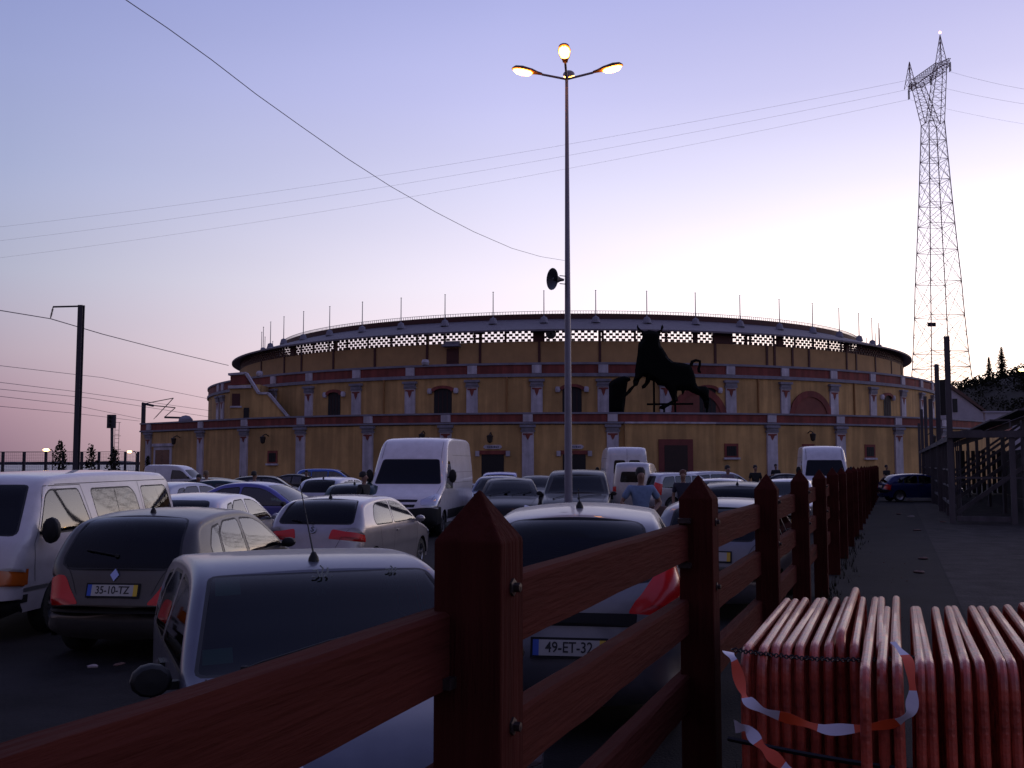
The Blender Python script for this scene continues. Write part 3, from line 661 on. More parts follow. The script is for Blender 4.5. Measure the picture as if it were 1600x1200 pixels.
for i, (d, ln) in enumerate(dirs):
    d = d.normalized(); a = Vector((0, 0, tz-.03)); b = a+d*ln*.56; q = MB(); q.tube([a, b], .03, 8); ar = q.build('arm', galv, mast, True)
    u = Vector((0, 0, 1)).cross(d).normalized(); up = d.cross(u).normalized(); M = Matrix((d, u, up)).transposed()
    q = MB(); prof = [(0, .055), (.12, .075), (.27, .125), (.52, .155), (.69, .125), (.76, .05), (.775, .0)]; n = 14; V = []
    for x, r in prof:
        for k in range(n):
            t = math.pi*k/(n-1); V.append(b+M @ Vector((x, r*math.cos(t), r*.75*math.sin(t)-.0)))
    q.add(V, [(i_*n+k, i_*n+k+1, i_*n+n+k+1, i_*n+n+k) for i_ in range(len(prof)-1) for k in range(n-1)]+[tuple(b_ for b_ in range(n))[::-1]])
    hd = q.build('lamp_head', headm, ar, True); hd.modifiers.new('s', 'SOLIDIFY').thickness = .008
    q = MB(); V = []
    prof = [(.25, .025), (.32, .105), (.49, .135), (.64, .11), (.73, .025)]
    for x, r in prof:
        for k in range(n):
            t = math.pi*k/(n-1); V.append(b+M @ Vector((x, r*math.cos(t), -.012-r*.78*math.sin(t))))
    q.add(V, [(i_*n+k, i_*n+k+1, i_*n+n+k+1, i_*n+n+k) for i_ in range(len(prof)-1) for k in range(n-1)])
    q.build('lamp_lens', lampglow, hd, True)
q = MB(); sz_ = W(885, 438, 25.2).z
dh = Vector((-.88, -.48, -.02)).normalized(); M = dh.to_track_quat('Z', 'Y').to_matrix()
hb = Vector((-.10, -.06, sz_+.0)); q.lathe([(.03, 0), (.05, .10), (.10, .20), (.19, .28), (.27, .32), (.275, .335), (.25, .325), (.17, .27), (.06, .2), (.05, .22), (.04, .30), (0, .32)], 22, hb, mtx=M); q.tube([(0, 0, sz_+.1), (-.2, -.1, sz_+.1)], .012, 5); q.tube([(0, 0, sz_-.1), (-.2, -.1, sz_-.1)], .012, 5)
tag(q.build('horn_loudspeaker', mat('grey horn', (.035, .035, .05), .45), mast, True))
# ------------------------------------------------------------------ pylon
PY = 330; lat_m = mat('pylon steel', (.24, .14, .16), .8)
base = W(1471, 600, PY); pyl = empty('pylon', (base.x, PY, 0), 0, 'tall red lattice power pylon rising behind the hill', 'pylon')
bx, by = base.x, PY
def ringat(z, hd, rot): return [Vector((hd*math.cos(rot+k*math.pi/2), hd*math.sin(rot+k*math.pi/2), z)) for k in range(4)]
def zof(py, Y=PY): return W(0, py, Y).z
ROT = R(-40)
q = MB(); lv = [(0, 15.5), (zof(660), 10.9), (zof(598), 9.6), (zof(575), 9.1), (zof(551), 8.7), (zof(495), 7.9), (zof(442), 7.3), (zof(393), 6.5), (zof(352), 5.9), (zof(320), 5.4), (zof(283), 4.9), (zof(251), 4.5), (zof(222), 4.1), (zof(193), 3.75)]
rg = [ringat(z, h, ROT) for z, h in lv]
def mem(a, b, w=.16): q.tube([a, b], w*1.12, 3, False)
for i in range(len(rg)-1):
    for k in range(4):
        a, b, c, d = rg[i][k], rg[i][(k+1) % 4], rg[i+1][k], rg[i+1][(k+1) % 4]; mem(a, c, .17); mem(a, d, .075); mem(b, c, .075); mem(c, d, .10)
        X = (a+b+c+d)/4; mem((a+c)/2, (a+X)/2 if False else a.lerp(d, .25), .05); mem((b+d)/2, b.lerp(c, .25), .05); mem((a+c)/2, c.lerp(b, .25), .05); mem((b+d)/2, d.lerp(a, .25), .05)
    if i > 1:
        mem(rg[i][0], rg[i][2], .06); mem(rg[i][1], rg[i][3], .06)
q.build('tower_body', lat_m, pyl)
Lft = W(1420, 143, 343)-Vector((bx, by, 0)); Rgt = W(1484, 91, 318)-Vector((bx, by, 0)); zc = (Lft.z+Rgt.z)/2; Lft.z = Rgt.z = zc
dr = (Rgt-Lft).normalized(); pd = Vector((-dr.y, dr.x, 0)); W0 = rg[-1]
q = MB(); nS = 14
def truss(A, B, wa, wb, h, n):
    P = []
    for i in range(n+1):
        t = i/n; c = A.lerp(B, t); w = wa+(wb-wa)*t if wa < wb or True else wa; hh = h; P.append([c+pd*w-Vector((0, 0, hh/2)), c-pd*w-Vector((0, 0, hh/2)), c-pd*w+Vector((0, 0, hh/2)), c+pd*w+Vector((0, 0, hh/2))])
    for i in range(n):
        for k in range(4):
            a, b, c, d = P[i][k], P[i][(k+1) % 4], P[i+1][k], P[i+1][(k+1) % 4]; mem(a, c, .12); mem(a, d, .05)
            mem(a, b, .05)
truss(Lft, Lft.lerp(Rgt, .2), .25, 1.7, 1.6, 4); truss(Lft.lerp(Rgt, .2), Lft.lerp(Rgt, .8), 1.7, 1.7, 2.6, 12); truss(Lft.lerp(Rgt, .8), Rgt, 1.7, .25, 1.6, 4); q.build('crossarm', lat_m, pyl)
q = MB()
for f, side in ((.22, 0), (.78, 1)):
    c = Lft.lerp(Rgt, f); topc = [c+pd*1.6-dr*1.2, c-pd*1.6-dr*1.2, c-pd*1.6+dr*1.2, c+pd*1.6+dr*1.2]; wc = sum(W0, Vector())/4; sgn = -1 if side == 0 else 1
    bot = [wc+pd*2.6+dr*sgn*.1, wc-pd*2.6+dr*sgn*.1, wc-pd*2.6+dr*sgn*2.65, wc+pd*2.6+dr*sgn*2.65]; prev = bot
    if side == 0: topc = [topc[2+0] if False else c+pd*1.6+dr*1.2, c-pd*1.6+dr*1.2, c-pd*1.6-dr*1.2, c+pd*1.6-dr*1.2]
    for i in range(1, 8):
        cur_ = [bot[k].lerp(topc[k], i/7) for k in range(4)]
        for k in range(4): mem(prev[k], cur_[k], .13); mem(prev[k], cur_[(k+1) % 4], .06); mem(cur_[k], cur_[(k+1) % 4], .06)
        prev = cur_
q.build('fork', lat_m, pyl)
q = MB()
for f, py, yy in ((.04, 98, 343), (.80, 52, 322)):
    c = Lft.lerp(Rgt, f); z1 = zof(py, yy); b4 = [c+pd*1.3-dr*1.6, c-pd*1.3-dr*1.6, c-pd*1.3+dr*1.6, c+pd*1.3+dr*1.6]; T_ = Vector((c.x, c.y, z1)); prev = b4
    for i in range(1, 6):
        cur_ = [b4[k].lerp(T_, i/5.05) for k in range(4)]
        for k in range(4): mem(prev[k], cur_[k], .12); mem(prev[k], cur_[(k+1) % 4], .06)
        prev = cur_
    if py == 52: beacon = T_
q.build('peak', lat_m, pyl)
q = MB(); q.lathe([(0, -.4), (.35, -.2), (.4, .1), (0, .5)], 8, beacon+Vector((0, 0, .7))); q.build('beacon', mat('pink beacon', (1, .3, .2), .4, emit=(1, .32, .2), es=9), pyl, True)
q = MB(); q.box((-5.0, -6, zof(511)), (2.6, .3, 1.3)); q.build('sign_board', darkm, pyl)
for f in (0, .55, 1):
    c = Lft.lerp(Rgt, f); q = MB()
    for s in (-.35, .35): q.tube([c+dr*s*.9-Vector((0, 0, .6)), c+dr*s-Vector((0, 0, 3.6))], .13, 5)
    for k in range(7): q.lathe([(0, 0), (.42, .06), (0, .12)], 6, c-Vector((0, 0, .8+.42*k)))
    q.build('insulator', mat('insulator glass', (.2, .15, .18), .4), pyl)
# power lines on the pylon
def wire(name, pts, r, label, cat='cable', grp=None, n=24, m=None):
    q = MB(); q.tube(pts, r, 4, False); return tag(q.build(name, m or mat('wire', (.10, .08, .12), .8), fixn=False), label, cat, grp)
def sagline(a, b, sag, n=26): return [a.lerp(b, t/n)-Vector((0, 0, sag*4*(t/n)*(1-t/n))) for t in range(n+1)]
B_ = Vector((bx, by, 0))
for f, px0, y0, y1, nm in ((1, -60, 361, 128, 'uppermost'), (.55, -60, 383, 150, 'middle'), (0, -60, 410, 168, 'lowest')):
    c = B_+Lft.lerp(Rgt, f)-Vector((0, 0, 3.6)); e = W(px0, y0, 420); wire('power_line', sagline(c, e, 4.5), .032, f'{nm} of the three thin power lines running left from the pylon', 'power line', 'power lines left of the pylon')
for f, y0, nm in ((1, 150, 'uppermost'), (.55, 172, 'middle'), (0, 205, 'lowest')):
    c = B_+Lft.lerp(Rgt, f)-Vector((0, 0, 3.6)); e = W(1680, y0, 300); wire('power_line', sagline(c, e, 1.0), .03, f'{nm} of the three thin power lines leaving the pylon to the right', 'power line', 'power lines right of the pylon')
# cable from the mast towards the camera's upper left
A = Vector((mx, my, 0)); E_ = Vector((GX(150, 9), 9, 0)); pts = []
for px, py in ((150, -40), (197, 0), (262, 44), (330, 93), (400, 147), (470, 197), (540, 246), (610, 291), (680, 331), (740, 362), (800, 388), (845, 401), (882, 407)):
    k = (px-800)/1600
    # intersect plan line E_->A with the pixel column (first order), then solve for height
    t = 0.0
    for it in range(30):
        P = E_.lerp(A, t); w_ = W(px, py, P.y); g_ = P.x-w_.x; P2 = E_.lerp(A, t+.01); g2 = P2.x-W(px, py, P2.y).x; t -= g_/((g2-g_)/.01)
    P = E_.lerp(A, t); pts.append(Vector((P.x, P.y, W(px, py, P.y).z)))
wire('overhead_cable', pts, .0045, 'long sagging cable from upper left down to the lamp mast', 'cable')
# ------------------------------------------------------------------ railway side, left
pole_m = mat('dark painted steel', (.035, .03, .045), .55, var=.2, scale=3)
PYl = 60; x0 = GX(119, PYl); zt = zof(477, PYl)
rp = empty('railway_pole', (x0, PYl, 0), 0, 'tall dark railway pole with short arm and hanging insulator', 'pole')
q = MB(); w_ = .28
q.box((0, -.16, zt/2), (w_, .03, zt)); q.box((0, .16, zt/2), (w_, .03, zt)); q.box((0, 0, zt/2), (.03, .28, zt)); q.build('pole', pole_m, rp)
q = MB(); aw = W(83, 480, PYl)-Vector((x0, PYl, 0)); q.beam((.2, 0, zt-.05), (aw.x, 0, aw.z+.02), .09, .09); q.build('arm', pole_m, rp)
q = MB(); bw = W(79, 497, PYl)-Vector((x0, PYl, 0)); q.tube([aw, bw], .035, 6)
for k in range(6): q.lathe([(0, -.03), (.085, 0), (0, .03)], 8, aw.lerp(bw, .2+.12*k))
q.build('insulator', mat('brown insulator', (.07, .03, .03), .4), rp)
wire('railway_wire', [W(-40, 480, 52), W(0, 485, 54), W(79, 498, 60), W(160, 522, 68), W(260, 548, 82), W(357, 571, 96)], .03, 'wire passing the insulator of the dark railway pole', 'wire', 'railway wires')
for k, (a, b, c, nm) in enumerate((((-20, 569), (160, 590), (330, 624), 'uppermost'), ((-20, 595), (120, 612), (330, 642), 'second'), ((-20, 606), (140, 622), (330, 652), 'third'), ((-20, 617), (110, 632), (222, 655), 'fourth'), ((-20, 633), (110, 645), (218, 658), 'lowest'))):
    wire('railway_wire', [W(*a, 62), W(*b, 82), W(*c, 112)], .02, f'{nm} of the faint railway wires sloping behind the dark pole', 'wire', 'railway wires')
cp = empty('catenary_pole', (GX(222, 118), 118, 0), 0, 'railway mast with slanted overhead wire brackets behind the gate', 'pole'); c0 = Vector((GX(222, 118), 118, 0))
def wl(px, py): return W(px, py, 118)-c0
q = MB(); q.box((0, 0, zof(630, 118)/2), (.38, .38, zof(630, 118))); q.build('pole', pole_m, cp)
q = MB()
for a, b, r in (((222, 630), (240, 634), .14), ((224, 631), (271, 622), .05), ((224, 632), (274, 637), .06), ((271, 622), (243, 652), .05), ((274, 637), (257, 652), .05), ((257, 652), (295, 653), .12), ((240, 655), (271, 622), .03)): q.tube([wl(*a), wl(*b)], r, 5)
q.build('bracket', pole_m, cp)
sg = empty('railway_signal', (GX(176, 80), 80, 0), 0, 'black railway signal head on a mast with ladder', 'signal'); c0 = Vector((GX(176, 80), 80, 0))
def sl_(px, py): return W(px, py, 80)-c0
q = MB(); q.tube([(0, 0, 0), sl_(175, 665)], .12, 8); q.build('mast', pole_m, sg); q = MB(); a, b = sl_(168.5, 648), sl_(180, 669); q.box((a+b)/2, (b.x-a.x, .3, a.z-b.z)); hd = q.build('signal_head', pole_m, sg)
for k in range(3):
    q = MB(); c = (a+b)/2; q.lathe([(.11, .0), (.11, -.12), (.09, -.12), (.09, -.02), (0, -.02)], 10, (c.x, -.15, c.z+(k-1)*.3), axis='Y'); q.build('lens_hood', darkm, hd)
q = MB(); lx = sl_(183, 665).x
for x in (lx-.16, lx+.16): q.tube([(x, 0, 0), (x, 0, sl_(0, 660).z)], .02, 4)
for k in range(14): q.tube([(lx-.16, 0, .3+k*.33), (lx+.16, 0, .3+k*.33)], .018, 4)
for py in (660, 681, 702): c = sl_(189, py); q.tube([(0, 0, c.z), c], .02, 4)
q.build('ladder', pole_m, sg)
# railway fence
rf = empty('mesh_fence', (GX(100, 70), 70, 0), 0, 'dark railway fence of thin mesh between posts along the river side', 'fence'); c0 = Vector((GX(100, 70), 70, 0))
for px in (-28, 5, 38, 72, 99, 128, 155, 180, 196, 216):
    Yp = 70+(px-100)*.04; q = MB(); p = W(px, 706, Yp)-c0; q.box((p.x, p.y, p.z/2), (.16, .12, p.z)); q.build('post', pole_m, rf)
q = MB()
a = W(-30, 706, 65)-c0; b = W(219, 706, 75)-c0
for k in range(26): z = .2+k*.1; q.tube([(a.x, a.y, z), (b.x, b.y, z)], .008, 3, False)
for k in range(90): t = k/90; c = a.lerp(b, t); q.tube([(c.x, c.y, .1), (c.x, c.y, a.z)], .006, 3, False)
q.tube([(a.x, a.y, a.z), (b.x, b.y, b.z)], .025, 4); q.tube([(a.x, a.y, 1.5), (b.x, b.y, 1.5)], .02, 4); q.box(((a.x+b.x)/2, (a.y+b.y)/2+.05, .7), (b.x-a.x, .12, .03)); q.build('mesh_panel', pole_m, rf)
q = MB(); q.beam(a+c0+Vector((0, .5, -a.z+.45)), b+c0+Vector((0, .5, -b.z+.45)), .3, .9); tag(q.build('low_wall', mat('dark wall', (.03, .028, .035), .9)), 'low dark wall along the foot of the railway fence', 'wall')
def shrub(px, top, Y, wpx, label):
    h = W(px, top, Y).z; r0 = wpx/1600*Y/2; root = empty('shrub', (GX(px, Y), Y, 0), 0, label, 'shrub', 'spindly shrubs by the railway fence'); k = MB(); k.tube([(0, 0, 0), (.05, 0, h*.9)], [.06, .02], 5); k.build('stem', mat('bark', (.03, .022, .016), .9), root); k = MB()
    for i in range(240):
        t = random.random()**1.3; z = h*(.1+.9*t); rr = r0*(1-t)**.8*1.1+.08; a = random.random()*6.28; rr *= random.random()**.5
        leafcloud(k, (rr*math.cos(a), rr*math.sin(a), z), .12, .12, .16, 3, .085, 0)
    k.build('leaves', leafm, root, fixn=False)
shrub(93, 690, 62, 40, 'spindly shrub beside the left orange lamp'); shrub(142, 696, 62, 30, 'spindly shrub just right of the tall dark pole'); shrub(178, 702, 62, 32, 'bushy shrub at the foot of the railway signal')
shrub(231, 714, 100, 12, 'dark potted shrub at the left corner of the bullring')
orange = mat('orange lamp glow', (1, .6, .2), .4, emit=(1, .55, .16), es=12)
def small_lamp(px, py, Y, label, w=1.0):
    p = W(px, py, Y); root = empty('street_lamp', (p.x+.6, Y, 0), 0, label, 'street lamp', 'lit orange lamps by the railway'); q = MB(); q.tube([(0, 0, 0), (0, 0, p.z-.2), (-.2, 0, p.z+.05), (-.5, 0, p.z)], .06, 6); q.build('pole', pole_m, root); q = MB(); q.lathe([(0, -.5), (.5, -.3), (.55, .1), (0, .5)], 10, (-.75, 0, p.z), mtx=Matrix(((0, 0, 1.25*w), (.3*w, 0, 0), (0, .38*w, 0)))); q.build('lamp_lens', orange, root, True)
small_lamp(75, 703, 120, 'lit orange street lamp beyond the railway fence, left of the pole', .75); small_lamp(205, 706, 120, 'lit orange street lamp beyond the railway fence near the bullring corner', .6)
small_lamp(1599, 578, 150, 'lit orange lamp on the hillside at the right edge', 1.0)
# ------------------------------------------------------------------ grandstand frame on the right
gw = mat('weathered grey timber', (.075, .066, .075), .85, var=.35, scale=3, stretch=(1, 1, .2), bump=.4, bscale=14)
gd = mat('dark grandstand boards', (.022, .019, .018), .9, var=.4, scale=2)
gs = empty('grandstand', F(36.5, -1.66), math.pi/2-TH, 'dark timber grandstand frame of posts and beams along the right of the path', 'grandstand')
GI = (Matrix.Translation(F(36.5, -1.66)) @ Matrix.Rotation(math.pi/2-TH, 4, 'Z')).inverted()
def gb(mb, name, m):
    o = mb.build(name, m, None); o.data.transform(GI); o.parent = gs; return o
hts = [6.2, 5.2, 6.1, 5.6, 5.9, 5.0, 6.0, 5.2, 5.5, 5.8, 5.4, 5.6]
for i in range(6):
    s = 36.9+i*9.2; q = MB(); q.box(F(s, -1.7, hts[(0, 2, 1, 4, 3, 5)[i]]/2), (.18, .13, hts[(0, 2, 1, 4, 3, 5)[i]]), rz=-TH); gb(q, 'post', gw)
for i in range(14):
    s = 39.5+i*2.9; q = MB(); q.box(F(s, -1.8, 1.45), (.09, .07, 2.9), rz=-TH); gb(q, 'post', gw)
for k in range(20):
    q = MB(); q.box(F(37.3+k*1.15, -2.0, 1.4), (.035, .035, 2.7), rz=-TH); gb(q, 'bar', gw)
for l in (-3.55, -3.95, -6.2):
    q = MB(); q.box(F(36.9, l, 1.45), (.17, .17, 2.9), rz=-TH); gb(q, 'post', gw)
q = MB(); q.beam(F(36.85, -1.6, 2.92), F(36.85, -9, 2.92), .2, .22); q.beam(F(36.95, -1.85, .16), F(36.95, -3.5, .16), .14, .16); q.beam(F(37, -1.7, 2.80), F(82, -1.7, 2.80), .16, .18); q.beam(F(36.9, -4.05, .62), F(36.9, -9, .62), .10, .1); q.beam(F(37.0, -1.8, .55), F(80, -1.8, .55), .08, .1); q.beam(F(37.0, -1.8, 1.15), F(82, -1.8, 1.15), .05, .07); q.beam(F(37.0, -1.8, 1.75), F(82, -1.8, 1.75), .05, .07); q.beam(F(36.9, -1.7, 1.5), F(36.9, -9, 1.5), .05, .06); gb(q, 'beam', gw)
for r in range(9):
    q = MB(); l = -2.4-r*.85; z = 3.05+r*.34
    for s in (37.2,): q.beam(F(s, l, z), F(s+44, l, z), .62, .06); q.beam(F(s, l-.3, z-.17), F(s+44, l-.3, z-.17), .05, .2)
    gb(q, 'seat_plank', gw)
q = MB()
for k in range(26): l = -1.95-k*.30; q.box(F(72, l, 1.45), (.22, .04, 2.7), rz=-TH)
gb(q, 'back_boards', gd)
q = MB()
for k in range(40): s = 38+k*1.0; q.box(F(s, -6.5, 1.4), (.05, .93, 2.7), rz=-TH)
gb(q, 'side_boards', gd)
for k in range(6):
    q = MB(); s = 38+k*7; q.beam(F(s, -1.9, .3), F(s, -8.5, 5.2), .12, .14); q.beam(F(s, -4, 0), F(s, -4, 3.4), .12, .12); gb(q, 'brace', gw)
q = MB(); q.box(F(44.3, -1.9, 4.6), (.35, .5, 1.4), rz=-TH); gb(q, 'notice_box', gd)
# litter and stones
stone = mat('pale litter', (.32, .26, .26), .9); brickm = mat('brick rubble', (.10, .05, .04), .9)
def lump(c, s, m, name, label, cat, grp=None):
    q = MB(); q.lathe([(0, -.3), (.6, -.25), (.8, .1), (.45, .4), (0, .45)], 7, (0, 0, 0), mtx=Matrix.Diagonal(s)); o = q.build(name, m, None, True, 30); o.location = c; o.rotation_euler = (0, 0, random.random()*3)
    for v in o.data.vertices: v.co *= random.uniform(.75, 1.2)
    tag(o, label, cat, grp)
lump(W(145, 1041, 9.75), (.07, .05, .04), stone, 'crumpled_paper', 'crumpled pale paper on the asphalt behind the beige grey hatchback', 'litter', 'litter behind the beige grey hatchback')
lump(W(186, 1038, 9.85), (.10, .05, .035), brickm, 'crumpled_paper', 'flatter pinkish scrap on the asphalt right of the pale paper', 'litter', 'litter behind the beige grey hatchback')
for i, (px, py) in enumerate(((1432, 893), (1438, 872), (1430, 828), (1421, 807), (1402, 803), (1470, 815), (1418, 781))):
    Y = 1.95*1600/(py-725); lump(Vector((GX(px, Y), Y, .02)), (.16, .12, .06), brickm if i != 3 else stone, 'rubble', ['broken dark brick nearest the barriers on the path', 'second dark lump of rubble up the path', 'third dark lump lying mid path', 'pale stone on the path by the grandstand', 'dark lump beside the pale stone', 'rubble at the foot of the tallest grandstand post', 'farthest dark lump near the dark blue car'][i], 'rubble', 'rubble along the path')
# low tufts of weeds at the fence foot
q = MB()
for k in range(260):
    s = random.uniform(1, 30); p = F(s, .95+random.gauss(0, .09), 0)
    for j in range(3):
        a = random.random()*6.28; h = random.uniform(.05, .16); w = .008; d = Vector((math.cos(a), math.sin(a), 0)); q.add([p-d*w, p+d*w, p+d.orthogonal()*h*.4+Vector((0, 0, h))], [(0, 1, 2)])
tag(q.build('weeds', leafm, fixn=False), 'sparse weeds along the foot of the timber fence', kind='stuff')
tag(so, kind='structure')
# small stones
for i in range(34):
    s = random.uniform(6, 34); l = random.uniform(-.6, .75); r = random.uniform(.008, .022); q = MB(); q.lathe([(0, -.5), (.8, -.4), (1, .1), (.5, .6), (0, .7)], 6, (0, 0, 0), mtx=Matrix.Diagonal((r, r*random.uniform(.6, 1.6), r*.6)))
    if i == 0: pebbles = MB()
    m = Matrix.Rotation(random.random()*6, 3, 'Z'); c = F(s, l, .006); pebbles.add([m @ Vector(v)+c for v in q.v], q.f)
tag(pebbles.build('path_gravel', brickm, smooth=True), 'scattered small stones on the path beside the fence', kind='stuff')
# ------------------------------------------------------------------ car builder
def catmull(ctrl, n):
    P = [Vector(c) for c in ctrl]; P = [2*P[0]-P[1]]+P+[2*P[-1]-P[-2]]; out = []
    for i in range(1, len(P)-2):
        p0, p1, p2, p3 = P[i-1:i+3]
        t0 = 0; t1 = t0+max(1e-6, (p1-p0).length)**.5; t2 = t1+max(1e-6, (p2-p1).length)**.5; t3 = t2+max(1e-6, (p3-p2).length)**.5
        for k in range(n):
            t = t1+(t2-t1)*k/n
            a1 = p0*((t1-t)/(t1-t0))+p1*((t-t0)/(t1-t0)); a2 = p1*((t2-t)/(t2-t1))+p2*((t-t1)/(t2-t1)); a3 = p2*((t3-t)/(t3-t2))+p3*((t-t2)/(t3-t2))
            b1 = a1*((t2-t)/(t2-t0))+a2*((t-t0)/(t2-t0)); b2 = a2*((t3-t)/(t3-t1))+a3*((t-t1)/(t3-t1))
            out.append(b1*((t2-t)/(t2-t1))+b2*((t-t1)/(t2-t1)))
    out.append(P[-2].copy()); return out
def roundpoly(pts, r, n=3):
    out = []; m = len(pts)
    if r <= 0: return [Vector(p) for p in pts]
    for i in range(m):
        p = Vector(pts[i]); a = Vector(pts[i-1])-p; b = Vector(pts[(i+1) % m])-p; q = min(r, a.length*.45, b.length*.45)
        A = p+a.normalized()*q; B = p+b.normalized()*q
        for k in range(n+1):
            t = k/n; out.append(A*(1-t)**2+p*2*t*(1-t)+B*t*t)
    return out
def offsetpoly(pts, d):
    n = len(pts); ar = sum(pts[i-1].x*pts[i].y-pts[i].x*pts[i-1].y for i in range(n)); sg = 1 if ar > 0 else -1; out = []
    for i in range(n):
        t = (pts[(i+1) % n]-pts[i-1])
        if t.length < 1e-9: out.append(pts[i].copy()); continue
        t.normalize(); out.append(pts[i]+Vector((t.y, -t.x))*d*sg)
    return out
KS = 1.25
class Car:
    def __init__(s, sp, g):
        s.sp = sp; s.g = g; s.W = sp['W']/2; s.zb = sp['belt']; s.zs = sp.get('sill', .22)
        P = catmull(sp['prof'], 6 if g < .1 else 4); s.P = P; n = len(P)
        s.zr = max(p.y for p in P); s.L2 = max(abs(p.x) for p in P)
        s.s = [0]
        for i in range(1, n): s.s.append(s.s[-1]+(P[i]-P[i-1]).length)
        s.n = []; s.r = []; s.Q = []; s.yq = []
        r0 = sp.get('r', .07); r1 = sp.get('rend', .16)
        for i in range(n):
            t = (P[min(i+1, n-1)]-P[max(i-1, 0)]).normalized(); nn = Vector((t.y, -t.x))
            if i and nn.dot(s.n[0]) < -2: nn = -nn
            s.n.append(nn)
        # outward: front point normal must point to +x
        if s.n[0].x < 0: s.n = [-q for q in s.n]
        for i in range(n):
            r = r0+r1*max(0, abs(s.n[i].x)-.55)**1.5*3
            s.r.append(min(r, r0+r1))
        for k in range(3): s.r = [s.r[0]]+[(s.r[i-1]+s.r[i]+s.r[i+1])/3 for i in range(1, n-1)]+[s.r[-1]]
        for i in range(n):
            q = P[i]-s.n[i]*s.r[i]; s.Q.append(q)
        s.yq = [s.Y(q.x, q.y) for q in s.Q]
        s.iroof = max(range(n), key=lambda i: P[i].y)
    def Y(s, x, z):
        xm = .5*s.L2; pa = s.sp.get('plan', .09); h = s.W*(1-pa*(max(0, abs(x)-xm)/(s.L2-xm))**2)
        if z > s.zb: h *= 1-s.sp.get('tumble', .2)*((z-s.zb)/(s.zr-s.zb))**1.25
        else: h *= 1-.045*((s.zb-.12-z)/(s.zb-s.zs))**2-(.012 if z < s.zb-.3 else 0)
        return h
    def smap(s, S, u, off=0):
        S = max(0, min(s.s[-1]-1e-6, S)); lo = 0; hi = len(s.s)-1
        while hi-lo > 1:
            m = (lo+hi)//2
            if s.s[m] <= S: lo = m
            else: hi = m
        t = (S-s.s[lo])/max(1e-9, s.s[hi]-s.s[lo])
        P = s.P[lo].lerp(s.P[hi], t); n = s.n[lo].lerp(s.n[hi], t).normalized(); r = s.r[lo]*(1-t)+s.r[hi]*t; yq = s.yq[lo]*(1-t)+s.yq[hi]*t
        cw = s.sp.get('crown', .035)*(.4+.6*min(1, abs(n.x)+abs(n.y)*.6)); a = abs(u); sg = 1 if u >= 0 else -1
        if a <= 1: y = u*(yq-r); o = cw*(1-a*a); q = P+n*(o+off); return Vector((q.x, y, q.y))
        A = min(1, (a-1)/(KS-1))*math.pi/2; y = sg*((yq-r)+(r+off)*math.sin(A)); q = P-n*(r-(r+off)*math.cos(A)); return Vector((q.x, y, q.y))
    def sz(s, z, front):
        rng = range(0, s.iroof) if front else range(len(s.P)-1, s.iroof, -1); pr = None
        for i in rng:
            if s.P[i].y >= z:
                if pr is None: return s.s[i]
                a, b = s.P[pr], s.P[i]; t = (z-a.y)/max(1e-9, b.y-a.y); return s.s[pr]+(s.s[i]-s.s[pr])*t
            pr = i
        return s.s[s.iroof]
    def sx(s, x):
        for i in range(1, len(s.P)):
            a, b = s.P[i-1], s.P[i]
            if (a.x-x)*(b.x-x) <= 0 and a.y > s.zb*.8 and abs(a.x-b.x) > 1e-6: return s.s[i-1]+(s.s[i]-s.s[i-1])*(x-a.x)/(b.x-a.x)
        return s.s[s.iroof]
    def cdt(s, boundary, regs, g):
        pts = []; faces = []
        def addp(poly):
            poly = list(poly)
            if sum(poly[i-1][0]*poly[i][1]-poly[i][0]*poly[i-1][1] for i in range(len(poly))) < 0: poly.reverse()
            o = len(pts); pts.extend(poly); faces.append(list(range(o, o+len(poly))))
        addp(boundary)
        for r in regs: addp(r[1])
        xs = [p[0] for p in boundary]; ys = [p[1] for p in boundary]; bl = [tuple(p) for p in boundary]
        gy = g; x = min(xs)+g/2
        while x < max(xs):
            y = min(ys)+gy/2
            while y < max(ys):
                if pip((x, y), bl): pts.append(Vector((x, y)))
                y += gy
            x += g
        vs, es, fs, ov, oe, of = delaunay_2d_cdt([Vector(p) for p in pts], [], faces, 1, 1e-4)
        out = []
        for f, o in zip(fs, of):
            if 0 not in o: continue
            out.append((tuple(f), max(o)))
        return vs, out
    def build(s, name, colm, loc, ang, label, cat, group=None, near=False):
        sp = s.sp; root = empty(name, loc, ang, label, cat, group); buck = {}; K = s.W*.85
        def bk(key): return buck.setdefault(key, MB())
        regs_s = []; regs_d = []; order = []
        for r in sp['regs']:
            key, m, where, poly, rr = r[:5]; pair = len(r) > 5 and r[5]
            isg = m in ('glass', 'glassd')
            if where == 'side':
                q = roundpoly(poly, rr)
                if isg: regs_d.append((('window_trim', rubber), offsetpoly(q, .02)))
                regs_d.append(((key, m), q))
            else:
                for sg in ((1, -1) if pair else (1,)):
                    if where == 'top': pl = [Vector((s.sx(a), b*sg*K)) for a, b in poly]
                    else: pl = [Vector((s.sz(a, where == 'front'), b*sg*K)) for a, b in poly]
                    q = roundpoly(pl, rr)
                    if isg: regs_s.append((('window_trim', rubber), offsetpoly(q, .025)))
                    regs_s.append(((key, m), q))
        # glass after trims, keep declared order otherwise
        def put(key, sg, vs, f, mapf, centre):
            kk, m = key
            off = .004 if kk in ('tail_light', 'headlight', 'indicator', 'side_strip', 'bumper_strip', 'grille') else 0
            b = bk((kk, sg, m)); b.add([mapf(v, off) for v in vs], [f])
        S1 = s.s[-1]
        nb = [Vector((q, -KS*K)) for q in s.s]+[Vector((S1, (-KS+2*KS*k/8)*K)) for k in range(1, 8)]+[Vector((q, KS*K)) for q in reversed(s.s)]+[Vector((0, (KS-2*KS*k/8)*K)) for k in range(1, 8)]
